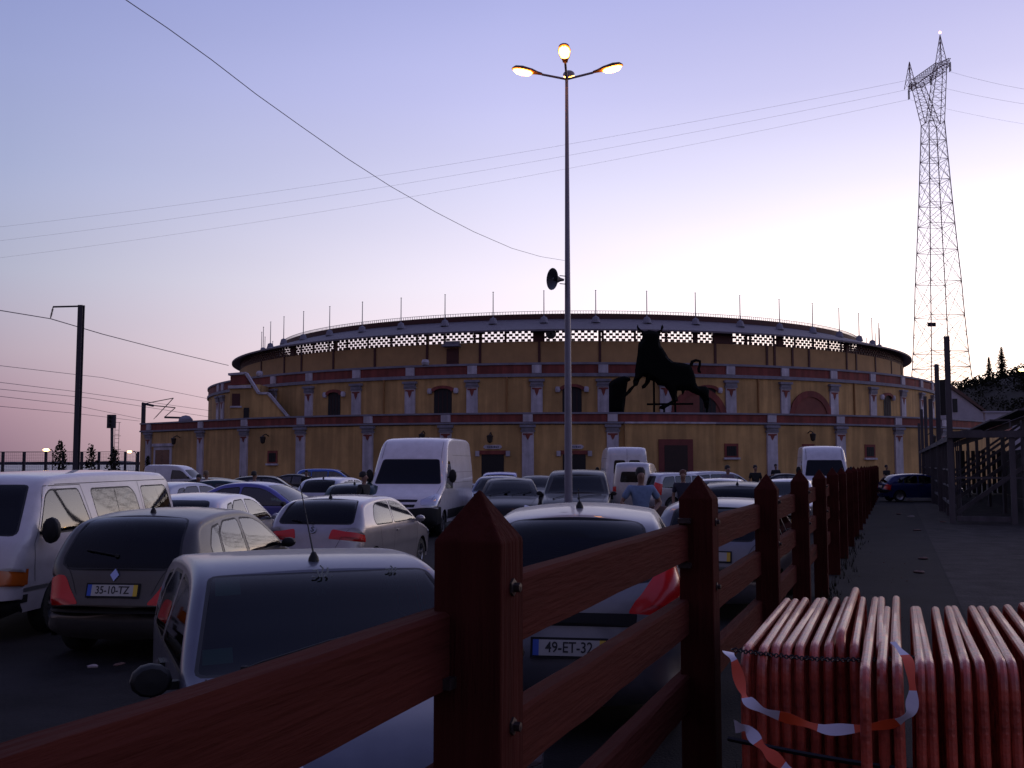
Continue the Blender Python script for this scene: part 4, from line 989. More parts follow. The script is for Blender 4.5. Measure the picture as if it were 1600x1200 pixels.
        vs, fs = s.cdt(nb, regs_s, s.g)
        extra = []
        NRM = {}
        def kq(v): return (round(v[0], 4), round(v[1], 4), round(v[2], 4))
        def emit(vs, fs, regs, mapf, side, nf):
            acc = {}
            for f, o in fs:
                key = ('body', 'paint') if o == 0 else regs[o-1][0]
                if side is None:
                    cy = sum(vs[i].y for i in f)/len(f); sg = 0
                    if key[0] in ('tail_light', 'headlight', 'indicator'): sg = 1 if cy > 0 else -1
                else: sg = side if key[0] not in ('body', 'window_trim') else 0
                if key[0] in ('bumper', 'bumper_strip'): sg = 2 if mapf(vs[f[0]], 0).x > 0 else -2
                acc.setdefault((key[0], sg, key[1]), []).append(f)
            for k, fl in acc.items():
                off = .004 if k[0] in ('tail_light', 'headlight', 'indicator', 'side_strip', 'bumper_strip', 'grille') else 0
                ids = sorted({i for f in fl for i in f}); mp = {i: j for j, i in enumerate(ids)}
                pv = [mapf(vs[i], off) for i in ids]
                for i, p in zip(ids, pv): NRM[kq(p)] = nf(vs[i])
                bk(k).add(pv, [tuple(mp[i] for i in (f if side != -1 else f[::-1])) for f in fl])
                if k[0] == 'body':
                    bk(('interior', 0, interior_m)).add([mapf(vs[i], -.03) for i in ids], [tuple(mp[i] for i in f) for f in fl])
        def nstrip(v):
            u = v.y/K; e = .05; a = s.smap(v.x+e, u)-s.smap(v.x-e, u); b = s.smap(v.x, min(KS, u+.02))-s.smap(v.x, max(-KS, u-.02)); n = a.cross(b)
            p = s.smap(v.x, u)-Vector((0, 0, .7))
            if n.dot(p) < 0: n = -n
            return n.normalized()
        emit(vs, fs, regs_s, lambda v, o: s.smap(v.x, v.y/K, o), None, nstrip)
        # side skin
        arch = []; Ra = sp['wr']*1.14
        bd = [q.copy() for q in s.Q]; bx = []
        for xw in (sp['wheels'][1], sp['wheels'][0]):
            dz = s.zs-sp['wr']; hc = math.sqrt(max(.01, Ra*Ra-dz*dz)); a0 = math.atan2(dz, -hc); a1 = math.atan2(dz, hc)
            if a0 < 0: a0 += 2*math.pi
            for k in range(13):
                a = a0+(a1-a0)*k/12; bx.append(Vector((xw+Ra*math.cos(a), sp['wr']+Ra*math.sin(a))))
        zl = s.Q[-1].y
        bd2 = bd+[Vector((s.Q[-1].x, s.zs))]*(1 if abs(zl-s.zs) > .02 else 0)+bx+([Vector((s.Q[0].x, s.zs))] if abs(s.Q[0].y-s.zs) > .02 else [])
        vs, fs = s.cdt(bd2, regs_d, s.g)
        for sg in (1, -1):
            emit(vs, fs, regs_d, lambda v, o: Vector((v.x, sg*(s.Y(v.x, v.y)+o), v.y)), sg,
                 lambda v: Vector((-(s.Y(v.x+.06, v.y)-s.Y(v.x-.06, v.y))/.12, sg, -(s.Y(v.x, v.y+.05)-s.Y(v.x, v.y-.05))/.10)).normalized())
        MM = {'paint': colm, 'glass': sp.get('glass', glass_side), 'glassd': sp.get('glassd', glass_dark), 'red': red_lens, 'clear': clear_lens, 'orange': orange_lens, 'black': trim_black, 'chrome': rim_m}
        bodyo = None
        for k, mb in sorted(buck.items(), key=lambda t: (t[0][0] != 'body', t[0][0], t[0][1])):
            m = MM[k[2]] if isinstance(k[2], str) else k[2]
            o = mb.build(k[0], m, root, smooth=True, ang=50, fixn=False)
            b = bmesh.new(); b.from_mesh(o.data); bmesh.ops.remove_doubles(b, verts=b.verts, dist=.0015); bmesh.ops.recalc_face_normals(b, faces=b.faces)
            b.to_mesh(o.data); b.free()
            o.data.polygons.foreach_set('use_smooth', [True]*len(o.data.polygons))
            if k[0] != 'interior':
                o.data.normals_split_custom_set_from_vertices([NRM.get(kq(v.co), v.normal) for v in o.data.vertices])
            if k[0] == 'body': bodyo = o
        # underbody, wheel wells
        u = MB(); L2 = s.L2; zs = s.zs; wr = sp['wr']
        u.box((0, 0, zs+.06), (2*L2-.5, 2*s.W-.34, .1))
        for xw in sp['wheels']:
            for sg in (1, -1):
                a = [(xw+Ra*1.02*math.cos(t), wr+Ra*1.02*math.sin(t)) for t in [math.pi*k/12 for k in range(13)]]
                y1 = sg*(s.Y(xw, wr+Ra*.6)-.015); y0 = sg*(s.W-.30)
                vv = [(x, y1, z) for x, z in a]+[(x, y0, z) for x, z in a]; u.add(vv, [(i, i+1, i+14, i+13) for i in range(12)]+[tuple(range(13, 26))])
        u.build('underbody', interior_m, root)
        for i, xw in enumerate(sp['wheels']):
            for sg in (1, -1):
                w = MB(); tw = .19; prof = [(wr*.62, -tw/2), (wr*.93, -tw/2), (wr, -tw/2+.03), (wr, tw/2-.03), (wr*.93, tw/2), (wr*.62, tw/2)]
                yc = sg*(s.Y(xw, wr)-tw/2-.015)
                w.lathe(prof, 20 if near else 14, (xw, yc, wr), 'Y'); wo_ = w.build('wheel', tyre_m, root, True)
                h = MB(); h.lathe([(.02, sg*.05), (wr*.3, sg*.045), (wr*.55, sg*.06), (wr*.64, sg*.085)], 20 if near else 12, (xw, yc, wr), 'Y')
                if near:
                    h = MB(); h.lathe([(wr*.56, sg*.07), (wr*.64, sg*.088), (wr*.64, -sg*.02), (wr*.58, -sg*.02)], 24, (xw, yc, wr), 'Y'); h.lathe([(.012, sg*.065), (.05, sg*.06), (.06, sg*.02)], 10, (xw, yc, wr), 'Y')
                    for q in range(5):
                        a = q*2*math.pi/5+.3; h.beam((xw+.04*math.cos(a), yc+sg*.05, wr+.04*math.sin(a)), (xw+wr*.6*math.cos(a), yc+sg*.06, wr+wr*.6*math.sin(a)), .05, .03)
                h.build('rim', rim_m, wo_, True)
        # mirrors
        mx, mz = sp['mirror'][:2]; msz = sp['mirror'][2] if len(sp['mirror']) > 2 else (.10, .17, .12)
        for sg in (1, -1):
            m = MB(); y = sg*(s.Y(mx, mz)+.03+msz[1]/2)
            m.lathe([(0, -.5), (.62, -.46), (.95, -.3), (1, 0), (.97, .3), (.8, .45), (0, .5)], 12, (mx, y, mz), mtx=Matrix(((0, 0, msz[0]), (msz[1]*.5, 0, 0), (0, msz[2]*.5, 0))))
            m.box((mx, sg*(s.Y(mx, mz)+.03), mz-.03), (.05, .1, .04))
            m.build('mirror', colm if sp.get('mirpaint') else trim_black, root, True)
        # panel gaps as thin dark lines following the skin
        g = MB(); w = .004 if near else .006
        for line in sp.get('gaps', []):
            P = [Vector(p) for p in line]; Q = []
            for i in range(len(P)-1):
                n = max(1, int((P[i+1]-P[i]).length/.12)); Q += [P[i].lerp(P[i+1], k/n) for k in range(n)]
            Q.append(P[-1])
            for sg in (1, -1):
                vv = []
                for i, p in enumerate(Q):
                    t = (Q[min(i+1, len(Q)-1)]-Q[max(0, i-1)]).normalized(); nn = Vector((t.y, -t.x))*w
                    for c in (p-nn, p+nn): vv.append((c.x, sg*(s.Y(c.x, c.y)+.0025), c.y))
                g.add(vv, [(2*i, 2*i+1, 2*i+3, 2*i+2) for i in range(len(Q)-1)])
        for (wh, z0, u0, z1, u1) in sp.get('sgaps', []):
            S0 = s.sz(z0, wh == 'front'); S1_ = s.sz(z1, wh == 'front'); n = 14; vv = []
            t = Vector((S1_-S0, (u1-u0)*K)); t.normalize(); nn = Vector((t.y, -t.x))*w
            for i in range(n+1):
                a = i/n; c = Vector((S0+(S1_-S0)*a, (u0+(u1-u0)*a)*K))
                for e in (c-nn, c+nn): vv.append(s.smap(e.x, e.y/K, .0025))
            g.add(vv, [(2*i, 2*i+1, 2*i+3, 2*i+2) for i in range(n)])
        if g.v: g.build('door_gap', rubber, root, fixn=False)
        for x, z in sp.get('handles', []):
            for sg in (1, -1):
                h = MB(); h.box((x, sg*(s.Y(x, z)+.012), z), (.16, .03, .03)); h.build('door_handle', colm if sp.get('mirpaint') else trim_black, root)
        for (wh, z0, u0, z1, u1) in sp.get('wipers', []) if near else []:
            S0 = s.sz(z0, wh == 'front'); S1_ = s.sz(z1, wh == 'front'); q = MB(); pp = [s.smap(S0+(S1_-S0)*k/6, u0+(u1-u0)*k/6, .022 if 0 < k < 6 else .012) for k in range(7)]
            q.tube(pp, .008, 5); q.lathe([(.022, -.01), (.018, .015), (0, .02)], 8, pp[0]); q.build('wiper', trim_black, root, True)
        # plates
        for wh, z, txt in sp.get('plates', []):
            S0 = s.sz(z, wh == 'front'); c = s.smap(S0, 0, .012); a = s.smap(S0-.05, 0, .012); b = s.smap(S0+.05, 0, .012)
            up = (b-a).normalized() if wh == 'front' else (a-b).normalized(); nr = Vector((1 if wh == 'front' else -1, 0, 0)); nr = (nr-up*nr.dot(up)).normalized(); rt = up.cross(nr).normalized()
            M = Matrix((rt, up, nr)).transposed().to_4x4(); M.translation = c
            def pm(x0, x1, y, d0, d1):
                q = MB(); 
                vv = [M @ Vector(p) for p in ((x0, -y, d0), (x1, -y, d0), (x1, y, d0), (x0, y, d0), (x0, -y, d1), (x1, -y, d1), (x1, y, d1), (x0, y, d1))]
                q.add(vv, [(3, 2, 1, 0), (4, 5, 6, 7), (0, 1, 5, 4), (1, 2, 6, 5), (2, 3, 7, 6), (3, 0, 4, 7)]); return q
            p = pm(-.275, .275, .072, -.01, .002).build('number_plate', trim_black, root)
            pm(-.215, .215, .055, .001, .006).build('plate_field', plate_w, p); pm(-.258, -.215, .055, .001, .006).build('plate_band', plate_b, p); pm(.215, .258, .055, .001, .006).build('plate_band', plate_y, p)
            if txt: text_mesh(txt, .105, 'lettering', ink, p, M @ Matrix.Translation((0, 0, .0075)), .0008, .86)
        # seats and dashboard
        if sp.get('seats', 1):
            zf = sp.get('floor', .35)
            for sx_ in sp.get('seatx', (.15, -.75)):
                for sy in ((-.37, .37) if sx_ == sp.get('seatx', (.15, -.75))[0] or not near else (-.42, 0, .42)):
                    q = MB(); q.box((sx_, sy*s.W/.82, zf+.2), (.5, .46 if abs(sy) != .42 else .36, .2)); q.box((sx_-.3, sy*s.W/.82, zf+.52), (.14, .44 if abs(sy) != .42 else .36, .6), mtx=Matrix.Rotation(-.25, 3, 'Y'), taper=.85)
                    q.box((sx_-.4, sy*s.W/.82, zf+.9), (.09, .24, .16)); so_ = q.build('seat', seat_m, root)
                    if near:
                        bv = so_.modifiers.new('b', 'BEVEL'); bv.width = .03; bv.segments = 2
            q = MB(); dx = sp.get('dashx', .8); q.box((dx, 0, s.zb-.12), (.45, 2*s.W-.3, .25)); q.build('dashboard', interior_m, root)
            q = MB(); c = Vector((dx-.32, s.W*.45, s.zb-.02)); q.tube([c+Vector((.19*math.sin(a)*-.35, .19*math.cos(a), .19*math.sin(a))) for a in [2*math.pi*k/20 for k in range(21)]], .014, 6, False)
            q.beam(c+Vector((0, -.18, 0)), c+Vector((0, .18, 0)), .03, .04); q.build('steering_wheel', trim_black, root, True)
        if sp.get('antenna'):
            x, ln, lean = sp['antenna']; S0 = s.sx(x); c = s.smap(S0, sp.get('antu', 0)); q = MB(); q.lathe([(.035, -.01), (.028, .02), (.012, .05), (0, .055)], 10, c)
            q.tube([c+Vector((0, 0, .03)), c+Vector((lean*ln, 0, ln))], [.006, .003], 5); q.build('antenna', trim_black, root, True)
        return root
def scaled(sp, sx, sz, W=None, **kw):
    """same layout, other length and height"""
    o = dict(sp)
    o['prof'] = [(x*sx, z*sz) for x, z in sp['prof']]; o['belt'] = sp['belt']*sz; o['wheels'] = [x*sx for x in sp['wheels']]
    o['wipers'] = [(w, a*sz, b, c*sz, d) for w, a, b, c, d in sp.get('wipers', [])]
    rg = []
    for r in sp['regs']:
        r = list(r)
        if r[2] == 'side': r[3] = [(x*sx, z*sz) for x, z in r[3]]
        elif r[2] == 'top': r[3] = [(x*sx, u) for x, u in r[3]]
        else: r[3] = [(z*sz, u) for z, u in r[3]]
        rg.append(tuple(r))
    o['regs'] = rg
    m = sp['mirror']; o['mirror'] = (m[0]*sx, m[1]*sz)+tuple(m[2:])
    o['gaps'] = [[(x*sx, z*sz) for x, z in l] for l in sp.get('gaps', [])]
    o['sgaps'] = [(w, a*sz, b, c*sz, d) for w, a, b, c, d in sp.get('sgaps', [])]
    o['handles'] = [(x*sx, z*sz) for x, z in sp.get('handles', [])]
    o['plates'] = [(w, z*sz, t) for w, z, t in sp.get('plates', [])]
    if W: o['W'] = W
    o.update(kw); return o
HATCH = dict(W=1.64, belt=.93, tumble=.26, wheels=(1.22, -1.22), wr=.29, sill=.22, r=.07, rend=.2, plan=.10, crown=.045,
 prof=[(1.78,.2),(1.88,.36),(1.89,.52),(1.84,.64),(1.66,.76),(1.2,.88),(.93,.95),(.62,1.14),(.30,1.33),(.0,1.405),(-.5,1.425),(-1.0,1.40),(-1.40,1.33),(-1.58,1.2),(-1.74,.98),(-1.80,.88),(-1.86,.66),(-1.9,.52),(-1.88,.34),(-1.80,.24)],
 mirror=(.72, .99), antenna=(-1.3, .12, -.3), handles=[(-.2, .84)],
 regs=[
  ('bumper_strip','black','front',[(.40,-1.5),(.48,-1.5),(.48,1.5),(.40,1.5)],0),
  ('bumper_strip','black','rear',[(.535,-1.5),(.64,-1.5),(.64,1.5),(.535,1.5)],0),
  ('bumper_strip','black','side',[(-1.95,.535),(-1.58,.535),(-1.58,.64),(-1.95,.64)],0),
  ('windscreen','glassd','front',[(.975,-.93),(1.35,-.84),(1.35,.84),(.975,.93)],.05),
  ('rear_window','glassd','rear',[(.97,-.86),(1.33,-.80),(1.33,.80),(.97,.86)],.09),
  ('side_window','glass','side',[(.78,.965),(.30,1.245),(.1,1.31),(-.28,1.33),(-.32,.955)],.04),
  ('rear_side_window','glass','side',[(-.40,.955),(-.37,1.33),(-.78,1.32),(-.98,1.2),(-1.02,.97)],.05),
  ('quarter_window','glass','side',[(-1.09,.985),(-1.03,1.2),(-.90,1.3),(-1.12,1.27),(-1.30,1.1),(-1.30,1.0)],.04),
  ('headlight','clear','front',[(.60,.62),(.74,.58),(.76,1.5),(.62,1.5)],.03,True),
  ('headlight','clear','side',[(1.9,.62),(1.9,.74),(1.5,.76),(1.66,.63)],.03),
  ('grille','black','front',[(.56,-.42),(.63,-.46),(.63,.46),(.56,.42)],.02),
  ('tail_light','red','rear',[(.66,.74),(.8,.86),(.93,1.02),(.93,1.6),(.66,1.6)],.04,True),
  ('tail_light','red','side',[(-1.95,.66),(-1.68,.66),(-1.62,.80),(-1.62,.93),(-1.95,.93)],.04),
 ],
 gaps=[[(.86,.26),(.86,.7),(.80,.95)],[(-.36,.26),(-.36,.95)],[(.86,.26),(-.36,.26)],[(-.36,.3),(-.75,.3),(-.98,.7),(-1.05,.95)]],
 sgaps=[('rear',.65,-.72,.94,-.92),('rear',.65,.72,.94,.92),('front',.66,-.8,.94,-.95),('front',.66,.8,.94,.95)],
 plates=[('front',.36,''),('rear',.77,'')], wipers=[('rear', 1.0, .05, 1.06, .62), ('front', .955, .1, 1.06, .80), ('front', .955, -.7, 1.05, .02)])
SEDAN = dict(scaled(HATCH, 1, 1), W=1.7, prof=[(2.1,.2),(2.2,.38),(2.2,.54),(2.14,.66),(1.95,.76),(1.4,.88),(1.02,.95),(.66,1.16),(.30,1.34),(.0,1.405),(-.45,1.42),(-.85,1.37),(-1.2,1.22),(-1.55,1.03),(-1.75,.985),(-2.05,.96),(-2.16,.86),(-2.2,.66),(-2.22,.5),(-2.2,.34),(-2.1,.24)],
 wheels=(1.33,-1.28), wr=.3, antenna=None, mirror=(.8,.99),
 regs=[r for r in HATCH['regs'] if r[0] in ('windscreen','headlight','grille','side_window') and r[2] != 'side']+[
  ('headlight','clear','side',[(2.2,.62),(2.2,.74),(1.8,.76),(1.95,.63)],.03),
  ('rear_window','glassd','rear',[(1.04,-.88),(1.36,-.8),(1.36,.8),(1.04,.88)],.05),
  ('side_window','glass','side',[(.86,.965),(.32,1.26),(.1,1.31),(-.28,1.33),(-.32,.955)],.04),
  ('rear_side_window','glass','side',[(-.40,.955),(-.37,1.33),(-.8,1.29),(-1.1,1.14),(-1.2,.98)],.05),
  ('tail_light','red','rear',[(.70,.6),(.88,.6),(.88,1.6),(.70,1.6)],.03,True),('tail_light','red','side',[(-2.3,.7),(-2.0,.7),(-2.0,.88),(-2.3,.88)],.03)],
 plates=[('front',.36,''),('rear',.6,'')])
MPV = dict(scaled(HATCH, 1, 1), W=1.78, belt=1.0, wheels=(1.35,-1.35), wr=.32,
 prof=[(2.12,.22),(2.2,.4),(2.2,.6),(2.12,.78),(1.8,.92),(1.3,1.02),(1.0,1.08),(.66,1.3),(.34,1.52),(.0,1.63),(-.6,1.67),(-1.3,1.66),(-1.85,1.58),(-2.02,1.3),(-2.12,1.02),(-2.18,.7),(-2.2,.5),(-2.16,.3)],
 mirror=(.85,1.1), antenna=None, tumble=.18,
 regs=[('windscreen','glassd','front',[(1.10,-.93),(1.54,-.85),(1.54,.85),(1.10,.93)],.05),
  ('rear_window','glassd','rear',[(1.08,-.88),(1.52,-.82),(1.52,.82),(1.08,.88)],.06),
  ('side_window','glass','side',[(.86,1.08),(.42,1.42),(.2,1.52),(-.22,1.54),(-.26,1.05)],.04),
  ('rear_side_window','glass','side',[(-.34,1.05),(-.31,1.54),(-1.12,1.53),(-1.14,1.05)],.05),
  ('quarter_window','glass','side',[(-1.22,1.06),(-1.2,1.53),(-1.66,1.49),(-1.82,1.25),(-1.86,1.1)],.05),
  ('headlight','clear','front',[(.62,.6),(.8,.55),(.84,1.6),(.66,1.6)],.03,True),
  ('headlight','clear','side',[(2.3,.66),(2.3,.82),(1.75,.88),(1.95,.68)],.03),
  ('grille','black','front',[(.62,-.46),(.74,-.5),(.74,.5),(.62,.46)],.03),
  ('tail_light','red','rear',[(.8,.86),(1.3,.93),(1.3,1.6),(.8,1.6)],.03,True),('tail_light','red','side',[(-2.3,.8),(-2.06,.8),(-1.98,1.3),(-2.3,1.3)],.03)],
 gaps=[[(.95,.3),(.95,.8),(.9,1.05)],[(-.3,.3),(-.3,1.05)],[(.95,.3),(-.3,.3),(-.9,.32),(-1.15,.75),(-1.18,1.05)]], sgaps=[('front',.8,-.85,1.06,-.95),('front',.8,.85,1.06,.95)],
 plates=[('front',.42,''),('rear',.72,'')])
BIGVAN = dict(W=2.0, belt=1.5, tumble=.12, wheels=(2.0,-1.6), wr=.34, sill=.36, r=.10, rend=.14, plan=.05, crown=.03, mirror=(1.72,1.62,(.12,.22,.38)), floor=.8, seatx=(1.0,), dashx=1.6, seats=1, near_=1,
 prof=[(2.82,.26),(2.96,.42),(2.98,.62),(2.94,.82),(2.8,1.02),(2.5,1.18),(2.2,1.36),(1.98,1.62),(1.78,1.92),(1.62,2.14),(1.38,2.42),(1.1,2.6),(.6,2.68),(-.4,2.7),(-1.8,2.7),(-2.6,2.66),(-2.86,2.5),(-2.92,2.0),(-2.95,1.2),(-2.97,.7),(-2.95,.5),(-2.9,.4)],
 regs=[('bumper','black','front',[(.1,-1.6),(.86,-1.6),(.74,0),(.86,1.6),(.1,1.6)],0),('bumper','black','side',[(3.1,.1),(3.1,.86),(2.45,.8),(2.3,.3),(2.3,.1)],0),
  ('bumper','black','rear',[(.3,-1.6),(.6,-1.6),(.6,1.6),(.3,1.6)],0),
  ('side_strip','black','side',[(1.6,.45),(1.6,.7),(-1.15,.7),(-1.15,.45)],.02),
  ('windscreen','glassd','front',[(1.42,-1.0),(2.06,-.92),(2.06,.92),(1.42,1.0)],.06),
  ('side_window','glassd','side',[(2.0,1.3),(1.84,1.62),(1.5,2.02),(1.22,2.02),(.95,1.5),(.95,1.28)],.07),
  ('grille','black','front',[(.93,-.50),(.99,-.52),(.99,.52),(.93,.50)],.01),('grille','black','front',[(.80,-.46),(.87,-.48),(.87,.48),(.80,.46)],.01),
  ('headlight','clear','front',[(.86,.66),(.98,.60),(1.16,.98),(1.2,1.6),(.88,1.6)],.03,True),('headlight','clear','side',[(3.05,.88),(3.05,1.18),(2.6,1.2),(2.52,1.0),(2.7,.88)],.03),
  ('tail_light','red','rear',[(.8,1.06),(1.0,1.06),(1.0,1.6),(.8,1.6)],.02,True)],
 gaps=[[(.85,.42),(.85,2.1)],[(2.05,.9),(2.05,1.4)],[(-2.9,1.42),(.8,1.42)],[(-2.9,1.72),(.8,1.72)],[(-2.9,2.2),(.7,2.2)],[(-.75,.75),(-.75,2.5)]], sgaps=[('front',1.0,-.95,1.36,-1.02),('front',1.0,.95,1.36,1.02),('front',2.1,-1.0,2.58,-.97),('front',2.1,1.0,2.58,.97)],
 plates=[('front',.62,'')])
REARVAN = dict(scaled(BIGVAN, .9, 1), regs=[r for r in scaled(BIGVAN, .9, 1)['regs'] if r[0] not in ('rear_window',)]+[
  ('rear_window','glassd','rear',[(1.5,.14),(2.1,.14),(2.1,.8),(1.5,.8)],.08,True)], sgaps=[('rear',.7,0,2.6,0)])
SMALLVAN = dict(scaled(MPV, 1, 1), W=1.7, prof=[(1.95,.22),(2.02,.4),(2.02,.6),(1.94,.76),(1.7,.9),(1.2,1.04),(.95,1.1),(.66,1.34),(.40,1.58),(.1,1.76),(-.5,1.83),(-1.3,1.84),(-1.85,1.8),(-1.96,1.6),(-2.0,1.1),(-2.02,.7),(-2.02,.5),(-2.0,.3)],
  wheels=(1.3,-1.3), mirror=(.8,1.12), gaps=[[(.85,.3),(.85,1.05)],[(-.2,.3),(-.2,1.6)],[(-1.2,.5),(-1.2,1.6)]],
  regs=[r for r in MPV['regs'] if r[0] in ('windscreen','grille','headlight') or (r[0] == 'side_window')]+[('tail_light','red','rear',[(.78,1.05),(.98,1.05),(.98,1.6),(.78,1.6)],.02,True),('rear_window','glassd','rear',[(1.15,-.86),(1.5,-.82),(1.5,.82),(1.15,.86)],.06)])
MINIBUS = dict(W=1.69, belt=1.17, tumble=.23, wheels=(1.35,-1.05), wr=.31, sill=.32, r=.08, rend=.13, plan=.05, crown=.03, mirror=(1.80,1.24,(.12,.2,.30)), floor=.6, seatx=(.9,-.1), dashx=1.55, handles=[(.95,1.03)],
 prof=[(2.15,.28),(2.24,.42),(2.25,.6),(2.22,.84),(2.14,1.1),(2.06,1.2),(1.84,1.46),(1.62,1.72),(1.42,1.83),(1.0,1.875),(0,1.90),(-1.4,1.89),(-2.0,1.84),(-2.16,1.7),(-2.22,1.2),(-2.26,.8),(-2.26,.5),(-2.2,.34)],
 regs=[('bumper','black','front',[(.1,-1.6),(.42,-1.6),(.42,1.6),(.1,1.6)],0),
  ('windscreen','glassd','front',[(1.2,-.95),(1.74,-.86),(1.74,.86),(1.2,.95)],.06),
  ('rear_window','glassd','rear',[(1.2,-.86),(1.7,-.8),(1.7,.8),(1.2,.86)],.08),
  ('side_window','glass','side',[(1.80,1.2),(1.56,1.62),(1.44,1.69),(.78,1.69),(.62,1.2)],.05),
  ('sliding_window','glass','side',[(.38,1.2),(.46,1.68),(-.66,1.68),(-.78,1.6),(-.86,1.2)],.07),
  ('rear_side_window','glass','side',[(-1.04,1.2),(-1.02,1.68),(-1.86,1.68),(-1.94,1.6),(-1.98,1.2)],.06),
  ('headlight','clear','front',[(.62,.5),(.8,.5),(.8,.82),(.62,.82)],.03,True),
  ('indicator','orange','front',[(.64,.88),(.82,.88),(.82,1.6),(.64,1.6)],.02,True),('indicator','orange','side',[(2.4,.64),(2.4,.82),(2.0,.82),(2.0,.64)],.01),
  ('side_strip','chrome','side',[(2.4,.56),(2.4,.605),(-2.4,.605),(-2.4,.56)],0),
  ('side_strip','black','side',[(2.4,.44),(2.4,.53),(1.98,.53),(1.98,.44)],0),
  ('tail_light','red','rear',[(.7,.85),(1.1,.85),(1.1,1.6),(.7,1.6)],.02,True),('tail_light','red','side',[(-2.4,.7),(-2.15,.7),(-2.12,1.1),(-2.4,1.1)],.02)],
 gaps=[[(1.86,.66),(1.92,1.1),(1.56,1.75),(.7,1.75)],[(.55,.36),(.55,1.1),(.7,1.75)],[(-.95,.36),(-.95,1.76)],[(.3,1.10),(-2.2,1.10)],[(-.2,1.2),(-.2,1.68)],[(1.3,1.765),(-2.0,1.775)]], sgaps=[])
# the parked vehicles --------------------------------------------------------
silver = lambda n, c=(.42, .42, .45): paint(n, c, .55, .34)
P_WHITE = paint('white van paint', (.62, .60, .64), 0, .42)
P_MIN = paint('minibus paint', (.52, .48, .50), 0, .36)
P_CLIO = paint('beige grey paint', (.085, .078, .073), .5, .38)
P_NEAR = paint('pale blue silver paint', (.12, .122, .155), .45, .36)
P_GREY = paint('grey metallic paint', (.20, .20, .22), .5, .36)
P_IBIZA = silver('silver paint', (.38, .35, .36))
P_BLUE = paint('violet blue paint', (.10, .10, .34), .4, .35)
P_DARK = mat('near black paint', (.008, .009, .013), .35, .0, coat=.22, spec=.2)
P_TEAL = paint('dark teal paint', (.012, .035, .04), .2, .3, 0)
P_NAVY = paint('navy paint', (.012, .02, .10), .2, .25, 0)
P_BRIGHT = paint('bright blue paint', (.02, .09, .40), .2, .3, 0)
def rearof(px, Y, deg, L):   # centre of a vehicle whose tail centre is seen at px, depth Y, heading deg clockwise of straight ahead
    return (GX(px, Y)+L/2*math.sin(R(deg)), Y+L/2*math.cos(R(deg)), 0)
def head(deg): return math.pi/2-R(deg)
NR = 'cars parked in the middle rows'
deep = glassmat('deep tinted glass', (.05, .07, .07), 1.38)
def place(name, spec, m, px, Y, deg, end, label, cat='car', g=.16, near=False, group=None):
    if m in (P_DARK, P_TEAL, P_NAVY) or cat == 'van': spec = dict(spec, glassd=deep)
    c = Car(spec, g); L = 2*c.L2
    if end == 'rear': loc = rearof(px, Y, deg, L)
    elif end == 'front': loc = (GX(px, Y)-L/2*math.sin(R(deg)), Y-L/2*math.cos(R(deg)), 0)
    else: loc = (GX(px, Y), Y, 0)
    return c.build(name, m, loc, head(deg), label, cat, group, near)
mini = place('minibus', scaled(MINIBUS, 1.04, .97), P_MIN, 0, 13.3, 183, 'mid', 'old white minibus with three side windows and black square mirror', 'minibus', .09, True)
mini.location = (-6.06, 13.6, 0)
CL = dict(HATCH); CL['plates'] = [('rear', .69, '35-10-TZ')]; CL['antenna'] = (-1.05, .10, .0)
CL['regs'] = [r for r in HATCH['regs'] if r[0] not in ('rear_window', 'tail_light') and not (r[0] == 'bumper_strip' and r[2] != 'front')]+[
  ('bumper_strip','black','rear',[(.43,-1.5),(.545,-1.5),(.545,1.5),(.43,1.5)],0),('bumper_strip','black','side',[(-1.95,.43),(-1.58,.43),(-1.58,.545),(-1.95,.545)],0),
  ('rear_window','glassd','rear',[(.905,-.98),(1.12,-.93),(1.365,-.84),(1.365,.84),(1.12,.93),(.905,.98)],.12),
  ('tail_light','red','rear',[(.56,.66),(.66,.80),(.84,.97),(.88,1.6),(.56,1.6)],.05,True),
  ('tail_light','red','side',[(-1.95,.56),(-1.72,.56),(-1.68,.70),(-1.68,.88),(-1.95,.88)],.04)]
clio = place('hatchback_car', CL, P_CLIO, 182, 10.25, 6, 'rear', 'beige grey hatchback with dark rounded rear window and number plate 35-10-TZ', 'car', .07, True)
def emblem(root, spec, z, kind, mcol):
    c = Car(spec, .3); S0 = c.sz(z, False); p = c.smap(S0, 0, .012); a = c.smap(S0-.05, 0); b = c.smap(S0+.05, 0); up = (a-b).normalized(); nr = Vector((-1, 0, 0)); nr = (nr-up*nr.dot(up)).normalized(); rt = up.cross(nr)
    q = MB()
    if kind == 'diamond':
        for w, h, d in ((.045, .062, .004),):
            q.add([p+rt*x+up*y+nr*t for t in (-.01, d) for x, y in ((-w, 0), (0, -h), (w, 0), (0, h))], [(4, 5, 6, 7), (0, 1, 5, 4), (1, 2, 6, 5), (2, 3, 7, 6), (3, 0, 4, 7)])
    else:
        q.add([p+nr*t+rt*.065*math.cos(k*math.pi/10)+up*.062*math.sin(k*math.pi/10) for t in (-.01, .006) for k in range(20)], [tuple(range(20, 40))]+[(k, (k+1) % 20, (k+1) % 20+20, k+20) for k in range(20)])
    e = q.build('emblem', mcol, root)
    if kind == 'S':
        M = Matrix((rt, up, nr)).transposed().to_4x4(); M.translation = p+nr*.009
        text_mesh('S', .12, 'lettering', trim_black, e, M, .002, 1.1)
emblem(clio, CL, .835, 'diamond', mat('emblem blue grey', (.35, .42, .7), .25, .6))
IB = scaled(HATCH, 1.06, .975, 1.70, mirpaint=1)
